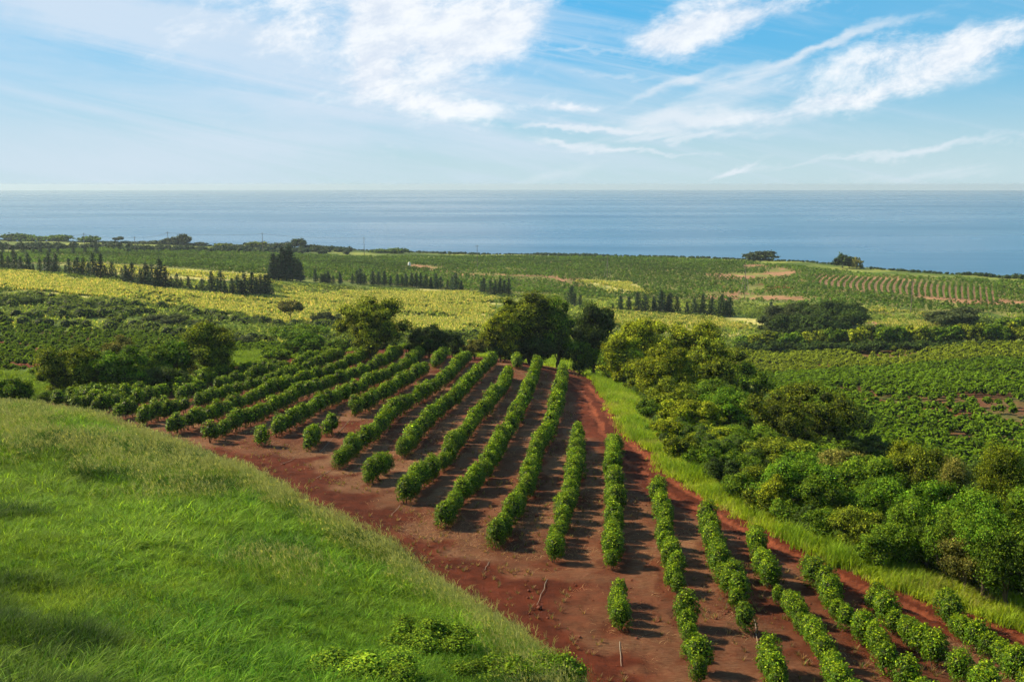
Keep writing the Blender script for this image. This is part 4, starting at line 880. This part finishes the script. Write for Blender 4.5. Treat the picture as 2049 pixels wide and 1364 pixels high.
pines(z1, [(138,140,205),(195,160,205),(240,145,205),(290,155,205),(340,160,205),(430,150,205),(500,155,205),(565,140,205),(18,150,205),(75,160,205)],
      '%s small far pine from the left below the coast', 'far pines below the coast')

# ---- coast trees
COASTT = [(28,468,60,1170,'green','rounded green tree first from the left on the coast',1),(57,473,50,1160,'green','low rounded green tree second from the left on the coast',1),(92,474,50,1150,'green','rounded green tree on the coast left of the umbrella one',1),(122,472,38,1140,'green','dome shaped green tree on the coast bluff',1),
 (178,474,34,1120,'green','umbrella shaped tree standing alone on the coast bluff',1),(232,478,12,1100,'grey','small palm like tree left of its twin on the coast',1),(241,476,11,1100,'grey','small palm like tree right of its twin on the coast',1),
 (320,485,60,1050,'grey','grey green tree at the left of the wind swept coast clump',1),(345,478,48,1045,'grey','middle tree of the wind swept coast clump',1),(365,470,32,1040,'grey','highest tree of the wind swept coast clump',1),(300,492,50,1052,'grey','low grey shrub left of the wind swept coast clump',1),
 (392,489,40,1040,'grey','low grey bush right of the wind swept coast clump',1),(448,489,34,1010,'olive','olive tree on the coast near a utility pole',1),(480,492,46,1000,'grey','low grey shrub along the coast line in the centre left',1),(515,486,40,1000,'olive','olive shrub before the thin coast pole',1),
 (545,490,40,990,'grey','grey bush left of the slanted coast trees',1),(570,487,40,985,'grey','slanted grey tree of the coast group',1),(597,479,32,980,'dark','tallest dark tree of the slanted coast group',1),(625,492,44,980,'grey','grey bush right of the slanted coast group',1),(648,495,30,975,'grey','small grey bush farther right on the coast',1),(668,496,28,970,'dark','dark little tree at the end of the coast trees',1),
 (760,502,40,940,'green','left half of the lone green thicket at the shore',1),(795,499,44,935,'green','right half of the lone green thicket at the shore',1),
 (1510,507,40,850,'grey','left grey tree of the pair on the shore rise',1),(1530,504,44,845,'grey','right grey tree of the pair on the shore rise',1),(1688,508,30,720,'dark','dark wind bent tree on the right shore',1),(1700,516,26,722,'dark','small dark tree beside the wind bent shore tree',1),(1716,517,20,715,'brown','leafless brown tree beside the dark shore tree',1)]
for i, (px, top, w, d, k, lab, _) in enumerate(COASTT):
    s = float(seg_sdf(np.array([pd(px, top, d)[0]]), np.array([pd(px, top, d)[1]]), coast[:, :2])[0])
    p = hit(px, 505)[0]; dm = d
    for _k in range(40):
        q = pd(px, top, dm)
        if seg_sdf(np.array([q[0]]), np.array([q[1]]), coast[:, :2])[0] < -8: break
        dm -= 6
    q = pd(px, top - 4, dm); hh = max(4.0, float(q[2] - z_ground(q[0], q[1])))
    tree('coast_tree', px, top - 3, w * 1.3, dm, k, lab, 'tree', 'trees along the coast', seed=300 + i, base=.04 if 'palm' not in lab else .6, h=hh, nleaf=500, open_=.6 if 'leafless' in lab else 0)
r = np.random.default_rng(97)     # the shore line scrub
S = catmull_len(np.column_stack([coast[1:15, 0], coast[1:15, 1], coast[1:15, 2]]), 3.0)[:, :2]; S = np.vstack([S - [0, 5], S - [0, 9], S - [0, 13]]) + r.normal(size=(len(S) * 3, 2)) * 1.5
S = S[seg_sdf(S[:, 0], S[:, 1], coast[:, :2]) < -1]
scatter('shore_scrub', [blob(580 + i, 16, 1.6, (2, 2, 1.2), .8, (.05, .085, .025), nu=5) for i in range(5)], np.column_stack([S, z_base(S[:, 0], S[:, 1])]), r.uniform(.5, 1.15, len(S)) * (.6 + .6 * np.clip(vnoise(S[:, 0], S[:, 1], 60, 98) + .4, 0, 1.5)), M_LEAF, r, None, label='low green scrub lining the top of the shore', category='scrub')
for px0, px1, y, nn in [(-60,260,497,160),(240,700,503,200)]:
    P = hitp([(r.uniform(px0, px1), y + r.normal() * 2.2) for _ in range(nn)]); scatter('coast_scrub', [blob(590 + i, 26, 1.7, (2.6, 2.6, 1.7), 1.2, (.04, .07, .03), nu=5) for i in range(5)], P, r.uniform(.7, 1.4, len(P)), M_LEAF, r, None, label='dull green scrub belt at the %s of the coastal plain' % ('far left' if px0 < 0 else 'back'), category='scrub')

# ---- utility poles
POLEC = np.array([.16, .13, .11])
def pole(px, top, base, lab, arm=True, guy=False):
    p = hit(px, base)[0]; d = math.hypot(p[0], p[1]); h = float(pd(px, top, d)[2] - p[2]); a = math.atan2(p[0], p[1]); rr_ = max(.16, d / F * .55)
    e = link('utility_pole', None, None, tuple(p), label=lab, category='utility pole', group='wooden utility poles'); e.rotation_euler = (0, 0, -a)
    b = Buf(); tube(b, [(0, 0, -.5), (0, 0, h)], [rr_, rr_ * .7], POLEC, 8); link('post', b.mesh('post', M_SOLID), e)
    if arm:
        b = Buf(); tube(b, [(-1.2, .12, h * .93), (1.2, .12, h * .93)], [.1, .1], POLEC * .9, 4); link('crossarm', b.mesh('crossarm', M_SOLID), e)
        for x in (-1.05, 0, 1.05):
            b = Buf(); tube(b, [(x, .12, h * .93 + .05), (x, .12, h * .93 + .2), (x, .12, h * .93 + .4)], [.06, .1, .05], (.3, .3, .3), 6); link('insulator', b.mesh('insulator', M_SOLID), e)
    if guy:
        for s in (-1, 1):
            b = Buf(); tube(b, [(0, 0, h * .8), (s * h * .16, .5, 0)], [.05, .05], (.3, .3, .3), 4); link('guy_wire', b.mesh('guy_wire', M_SOLID), e)
    return np.array([p[0], p[1], p[2] + h * .93])
tops = [pole(18,474,508,'utility pole at the far left below the coast'), pole(170,466,506,'utility pole beneath the coast bluff, left'), pole(271,473,506,'utility pole left of the wind swept coast clump'), pole(337,463,504,'tall utility pole beside the wind swept coast clump'),
        pole(526,465,506,'tall utility pole left of the slanted coast trees'), pole(729,474,515,'utility pole left of the lone green shore thicket')]
pole(955,489,540,'utility pole standing alone against the sea near the centre'); pole(1215,511,560,'thin utility pole in the coffee fields right of centre', guy=True)
pole(1490,528,598,'stayed utility pole beside the curved red tracks', guy=True); pole(1822,560,628,'tall utility pole in front of the striped coffee field')
for i, (a, b_) in enumerate(zip(tops[:-1], tops[1:])):
    bb = Buf(); t = np.linspace(0, 1, 12)[:, None]; P = a + (b_ - a) * t; P[:, 2] -= 5.0 * (t[:, 0] * (1 - t[:, 0]))
    m = P[0].copy(); tube(bb, P - m, [.07] * 12, (.25, .25, .25), 4)
    link('power_line', bb.mesh('power_line', M_SOLID), None, tuple(m), label='sagging overhead wire, %s span from the left' % ordw(i + 1), category='power line', group='overhead power line spans')

# ---- small things
def hitg(px, py): return hit(px, py)[0]
p = hitg(819, 536); e = link('water_tank', None, None, tuple(p), label='small upright white water tank by the red track', category='water tank')
b = Buf(); tube(b, [(0, 0, -.1), (0, 0, .1), (0, 0, 3.2), (0, 0, 3.6), (0, 0, 3.9)], [.9, .9, .9, .7, .2], (.75, .76, .72), 16); link('body', b.mesh('body', M_SOLID), e)
b = Buf(); tube(b, [(0, 0, 3.85), (0, 0, 4.05)], [.4, .4], (.5, .5, .5), 12); link('lid', b.mesh('lid', M_SOLID), e)
for i, x in enumerate([798, 803, 808, 812]):
    p = hitg(x, 534 + (i % 2)); b = Buf(); rg = np.random.default_rng(i); 
    for k in range(3): tube(b, [(-1.5, k * .5 - .5, .35), (1.5, k * .5 - .5, .38)], [.3, .28], (.36, .19, .11), 7)
    tube(b, [(-1.4, -.2, .85), (1.5, -.25, .85)], [.28, .25], (.4, .22, .13), 7)
    link('log_pile', b.mesh('log_pile', M_SOLID), None, tuple(p), label='%s red brown log pile from the left beside the white tank' % ordw(i + 1), category='log pile', group='log piles beside the white tank')
STK = [((800,1012),(784,1033),'broken grey pole lying before a near coffee row end in the middle'),((1095,1160),(1074,1212),'long grey pole lying on the dirt below the middle rows'),((979,1125),(970,1142),'short grey stick on the dirt left of the middle rows'),
       ((1240,1285),(1243,1334),'thin grey pole lying below the lone pair of coffee bushes'),((590,918),(562,930),'grey stick lying near the grass at the left of the dirt'),((662,942),(632,958),'grey stick lying below the yellow green row end'),
       ((700,840),(640,905),'long thin pole lying beside the two broken off coffee bushes'),((1509,1240),(1521,1315),'thin bent pole lying below the small isolated coffee bush'),((1234,1230),(1237,1270),'short upright stake by the lone pair of coffee bushes')]
for i, (a, c, lab) in enumerate(STK):
    P = hitp([a, c], 0, z_base); m = P.mean(0); rg = np.random.default_rng(800 + i); t = np.linspace(0, 1, 6)[:, None]; Q = P[0] + (P[1] - P[0]) * t; Q[:, 2] = z_base(Q[:, 0], Q[:, 1]) + .06; Q[1:-1, :2] += rg.normal(size=(4, 2)) * .03
    if 'upright' in lab: Q = P[0] + (np.array([.3, 0, 1.3])) * t
    b = Buf(); tube(b, Q - m, np.linspace(.018, .012, 6), (.3, .25, .2), 6); link('fallen_pole' if 'upright' not in lab else 'stake', b.mesh('pole', M_BARK), None, tuple(m), label=lab, category='pole')
# shrubs on the near hillside
for i, (px, py, w, h, k, lab) in enumerate([(850,1300,230,1.2,'green','broad leafy green shrub at the lower edge of the hillside, near the dirt'),(1090,1380,200,1.5,'green','leafy green shrub at the very tip of the grass point'),
        (700,1370,300,1.0,'green','wide low leafy shrub at the bottom edge of the picture'),(980,1385,220,1.3,'green','leafy shrub at the bottom edge before the grass point'),
        (80,800,110,1.8,'green','green shrub where the hillside meets the left end of the field')]):
    p = hit(px, py)[0]; d = math.hypot(p[0], p[1]); g, g2 = KINDS[k]; wm = w / F * d
    cr, tk = tree_meshes(900 + i, h, wm, g, g2, int(min(16000, 2500 + 1100 * wm * wm)), .10, .02, nclump=22, flat=1.0)
    e = link('hillside_shrub', None, None, tuple(p), label=lab, category='shrub'); link('crown', cr, e); link('trunk', tk, e)

# ------------------------------------------------------------------ camera, sun, sky
cam = bpy.data.cameras.new('camera'); cam.sensor_width = 36; cam.lens = 36 * F / 2049; cam.clip_end = 40000; cam.clip_start = 0.5
co = bpy.data.objects.new('camera', cam); COL.objects.link(co); co.location = (0, 0, H); co.rotation_euler = (PI / 2 - PITCH, 0, 0); SC.camera = co
SUN_AZ, SUN_EL = rad(-70), rad(36)      # azimuth from the view direction, minus = left
sd = np.array([math.sin(SUN_AZ) * math.cos(SUN_EL), math.cos(SUN_AZ) * math.cos(SUN_EL), math.sin(SUN_EL)])
sl = bpy.data.lights.new('sun', 'SUN'); sl.energy = 5.0; sl.angle = rad(2.2); sl.color = (1.0, 0.83, 0.54)
so = bpy.data.objects.new('sun', sl); COL.objects.link(so)
from mathutils import Vector
so.rotation_euler = Vector(sd).to_track_quat('Z', 'Y').to_euler()
W = bpy.data.worlds.new('World'); SC.world = W; W.use_nodes = True; nt = W.node_tree; L = nt.links.new
for n_ in list(nt.nodes): nt.nodes.remove(n_)
sky = N(nt, 'ShaderNodeTexSky', sky_type='NISHITA', sun_disc=False, sun_elevation=SUN_EL, sun_rotation=SUN_AZ, altitude=50.0, air_density=1.0, dust_density=0.6, ozone_density=3.0)
tc = N(nt, 'ShaderNodeTexCoord'); sx = N(nt, 'ShaderNodeSeparateXYZ'); L(tc.outputs['Generated'], sx.inputs[0])
def M(op, a, b=None, c=None, clamp=False):
    n_ = N(nt, 'ShaderNodeMath', operation=op, use_clamp=clamp)
    for i, v in enumerate((a, b, c)):
        if v is None: continue
        if isinstance(v, (int, float)): n_.inputs[i].default_value = v
        else: L(v, n_.inputs[i])
    return n_.outputs[0]
# sky directions: a = azimuth (tan), e = elevation (tan)
yy = M('MAXIMUM', sx.outputs[1], 0.02); a_ = M('DIVIDE', sx.outputs[0], yy); e_ = M('DIVIDE', sx.outputs[2], yy)
def px2ae(px, py):
    q = ray(px, py); return float(q[0] / q[1]), float(q[2] / q[1])
def patch(px, py, rx, ry, rot, pw=1.0):
    """soft elliptical region of the sky where a cloud lies"""
    a0, e0 = px2ae(px, py); c, s = math.cos(rad(rot)), math.sin(rad(rot))
    da, de = M('SUBTRACT', a_, a0), M('SUBTRACT', e_, e0)
    u = M('ADD', M('MULTIPLY', da, c * F / rx), M('MULTIPLY', de, s * F / rx)); v = M('ADD', M('MULTIPLY', da, -s * F / ry), M('MULTIPLY', de, c * F / ry))
    return M('MULTIPLY', M('EXPONENT', M('MULTIPLY', M('ADD', M('MULTIPLY', u, u), M('MULTIPLY', v, v)), -1.0)), pw)
def sknoise(sx_, sy_, rot, det, rough, dist=0.0, off=0.0):
    cb = N(nt, 'ShaderNodeCombineXYZ'); L(a_, cb.inputs[0]); L(e_, cb.inputs[1]); cb.inputs[2].default_value = off
    m1 = N(nt, 'ShaderNodeMapping'); m1.inputs['Rotation'].default_value = (0, 0, rad(-rot)); L(cb.outputs[0], m1.inputs['Vector'])
    m2 = N(nt, 'ShaderNodeMapping'); m2.inputs['Scale'].default_value = (sx_, sy_, 1); L(m1.outputs[0], m2.inputs['Vector'])
    n_ = N(nt, 'ShaderNodeTexNoise', inp={'Scale': 1.0, 'Detail': det, 'Roughness': rough, 'Distortion': dist}); L(m2.outputs[0], n_.inputs['Vector']); return n_.outputs[0]
wx = sknoise(14, 22, 12, 8, .6, 0, 2.0); wy = sknoise(14, 22, 12, 8, .6, 0, 7.0)
puff = sknoise(10, 22, 14, 14, .66, .35, 1.0); fine = sknoise(34, 60, 14, 10, .7, .3, 3.0); streak = sknoise(3.0, 34, 13, 12, .64, .6, 4.0); streak2 = sknoise(2.2, 26, -11, 12, .62, .7, 9.0)
a0_, e0_ = a_, e_
a_ = M('ADD', a_, M('MULTIPLY', M('SUBTRACT', wx, .5), .05)); e_ = M('ADD', e_, M('MULTIPLY', M('SUBTRACT', wy, .5), .04))
def sumn(L_):
    o = L_[0]
    for q in L_[1:]: o = M('ADD', o, q)
    return o
A1 = sumn([patch(*q) for q in [(765,60,110,46,72,1.8),(620,40,240,90,0,1.0),(940,110,110,90,0,.5),(930,60,150,75,28,1.1),(1060,40,80,50,35,.6),(820,190,150,36,-15,.55),(900,215,140,24,-5,.6),(1400,50,150,48,14,1.35),(1335,100,60,36,10,.6),(1560,15,120,26,20,.5),
    (1145,212,55,10,8,1.0),(1760,105,110,32,10,.8),(1960,80,150,42,18,1.0),(1850,145,200,30,15,.6),(1600,165,130,26,10,.5),(1650,212,250,24,10,.85)]])
A2 = sumn([patch(*q) for q in [(1430,238,270,20,3,.95),(1500,180,220,30,20,.7),(1170,258,150,6,-3,1.0),(1130,290,80,8,-8,1.0),(1380,275,230,8,3,.7),(1300,305,220,6,0,.8),(1900,292,200,14,8,.8),(1450,345,80,7,22,.8),(1120,352,120,18,15,.55),(1900,345,250,14,3,.6),(1170,100,140,8,-3,.8),(1900,160,260,40,14,.6),(1750,60,240,12,16,.7),(1350,170,160,10,16,.7),(1250,150,120,7,-6,.7),(1650,320,260,9,6,.7),(1550,130,180,14,22,.6)]])
A3 = sumn([patch(*q) for q in [(480,92,55,12,-38,.9),(200,30,330,45,-12,1.1),(430,60,170,45,-10,.7),(560,150,280,60,-8,.55),(250,210,280,40,-12,.4),(500,285,280,26,-2,.5),(760,140,330,150,0,.5),(300,330,400,30,0,.3)]])
def ss(v, lo, hi):
    n_ = N(nt, 'ShaderNodeMapRange', interpolation_type='SMOOTHSTEP', inp={1: lo, 2: hi}); L(v, n_.inputs[0]); return n_.outputs[0]
pf = M('ADD', M('MULTIPLY', M('SUBTRACT', puff, .5), 3.2), M('MULTIPLY', M('SUBTRACT', fine, .5), 1.5))
c1 = ss(M('ADD', pf, M('MULTIPLY', M('SUBTRACT', A1, .55), 1.3)), -.45, 1.15)
c2 = ss(M('ADD', M('MULTIPLY', M('SUBTRACT', streak, .5), 2.4), M('MULTIPLY', M('SUBTRACT', A2, .5), 1.2)), -.3, 1.0)
c3 = ss(M('ADD', M('MULTIPLY', M('SUBTRACT', streak2, .5), 2.2), M('MULTIPLY', M('SUBTRACT', A3, .3), 1.0)), -.45, .8)
ac = M('MAXIMUM', M('MINIMUM', a0_, 1.0), -1.0)
veil = M('MULTIPLY', ss(M('ADD', M('MULTIPLY', M('SUBTRACT', streak2, .5), 2.0), M('MULTIPLY', ac, -1.1)), -.3, .6), .5)
veil = M('MULTIPLY', veil, ss(e0_, 0.9, 0.3))
low = ss(e0_, 0.14, 0.0)      # milky air near the horizon
tint = N(nt, 'ShaderNodeVectorMath', operation='MULTIPLY'); tint.inputs[1].default_value = (0.45, 1.0, 1.2); L(sky.outputs[0], tint.inputs[0])
def mixn(fac, A_, B_):
    m_ = N(nt, 'ShaderNodeMix', data_type='RGBA')
    if isinstance(fac, (int, float)): m_.inputs['Factor'].default_value = fac
    else: L(fac, m_.inputs['Factor'])
    for k_, v_ in (('A', A_), ('B', B_)):
        if isinstance(v_, tuple): m_.inputs[k_].default_value = v_ + (1,)
        else: L(v_, m_.inputs[k_])
    return m_.outputs['Result']
base_ = mixn(.72, tint.outputs[0], mixn(ss(e0_, 0.22, 0.55), (0.6, 3.4, 6.1), (0.15, 0.9, 2.4)))
side = mixn(M('MULTIPLY', M('ABSOLUTE', ac), .55), base_, (2.6, 4.2, 4.8))
c_ = mixn(M('MULTIPLY', low, .92), side, (4.3, 5.5, 5.8))
c_ = mixn(veil, c_, (4.6, 5.6, 6.6)); c_ = mixn(M('MULTIPLY', c3, .7), c_, (5.2, 5.9, 6.8)); c_ = mixn(M('MULTIPLY', c2, .8), c_, (6.0, 6.5, 7.0)); cw = mixn(ss(M('ADD', M('MULTIPLY', puff, .6), M('MULTIPLY', fine, .5)), .42, .66), (5.3, 5.9, 6.8), (7.2, 7.4, 7.6)); c_ = mixn(M('MULTIPLY', c1, .93), c_, cw)
class _o: pass
mixc = _o(); mixc.outputs = {'Result': c_}
bg = N(nt, 'ShaderNodeBackground', inp={'Strength': 0.072}); L(mixc.outputs['Result'], bg.inputs['Color'])
wo = N(nt, 'ShaderNodeOutputWorld'); L(bg.outputs[0], wo.inputs[0])
SC.render.engine = 'CYCLES'; cy = SC.cycles; cy.use_denoising = True; cy.max_bounces = 6; cy.diffuse_bounces = 3; cy.glossy_bounces = 2; cy.transmission_bounces = 3; cy.transparent_max_bounces = 4; cy.volume_bounces = 0
cy.caustics_reflective = False; cy.caustics_refractive = False; cy.sample_clamp_indirect = 6; cy.use_adaptive_sampling = True; cy.adaptive_threshold = 0.02
SC.view_settings.view_transform = 'Standard'; SC.view_settings.look = 'None'; SC.view_settings.exposure = 0.92; SC.view_settings.gamma = 1.0

# ------------------------------------------------------------------ the air
m, ht = nodes('haze'); pv = N(ht, 'ShaderNodeVolumePrincipled', inp={'Density': 0.000085, 'Anisotropy': 0.2}); pv.inputs['Color'].default_value = (0.62, 0.78, 0.95, 1)
ho = N(ht, 'ShaderNodeOutputMaterial'); ht.links.new(pv.outputs[0], ho.inputs['Volume'])
x0, x1, y0, y1, zz0, zz1 = -15200, 15200, -2300, 15200, -9.5, 79.5
V = [(x, y, z) for z in (zz0, zz1) for y in (y0, y1) for x in (x0, x1)]
link('haze', mesh('haze', V, [[0, 2, 3, 1], [4, 5, 7, 6], [0, 1, 5, 4], [2, 6, 7, 3], [0, 4, 6, 2], [1, 3, 7, 5]], None, m), kind='stuff')
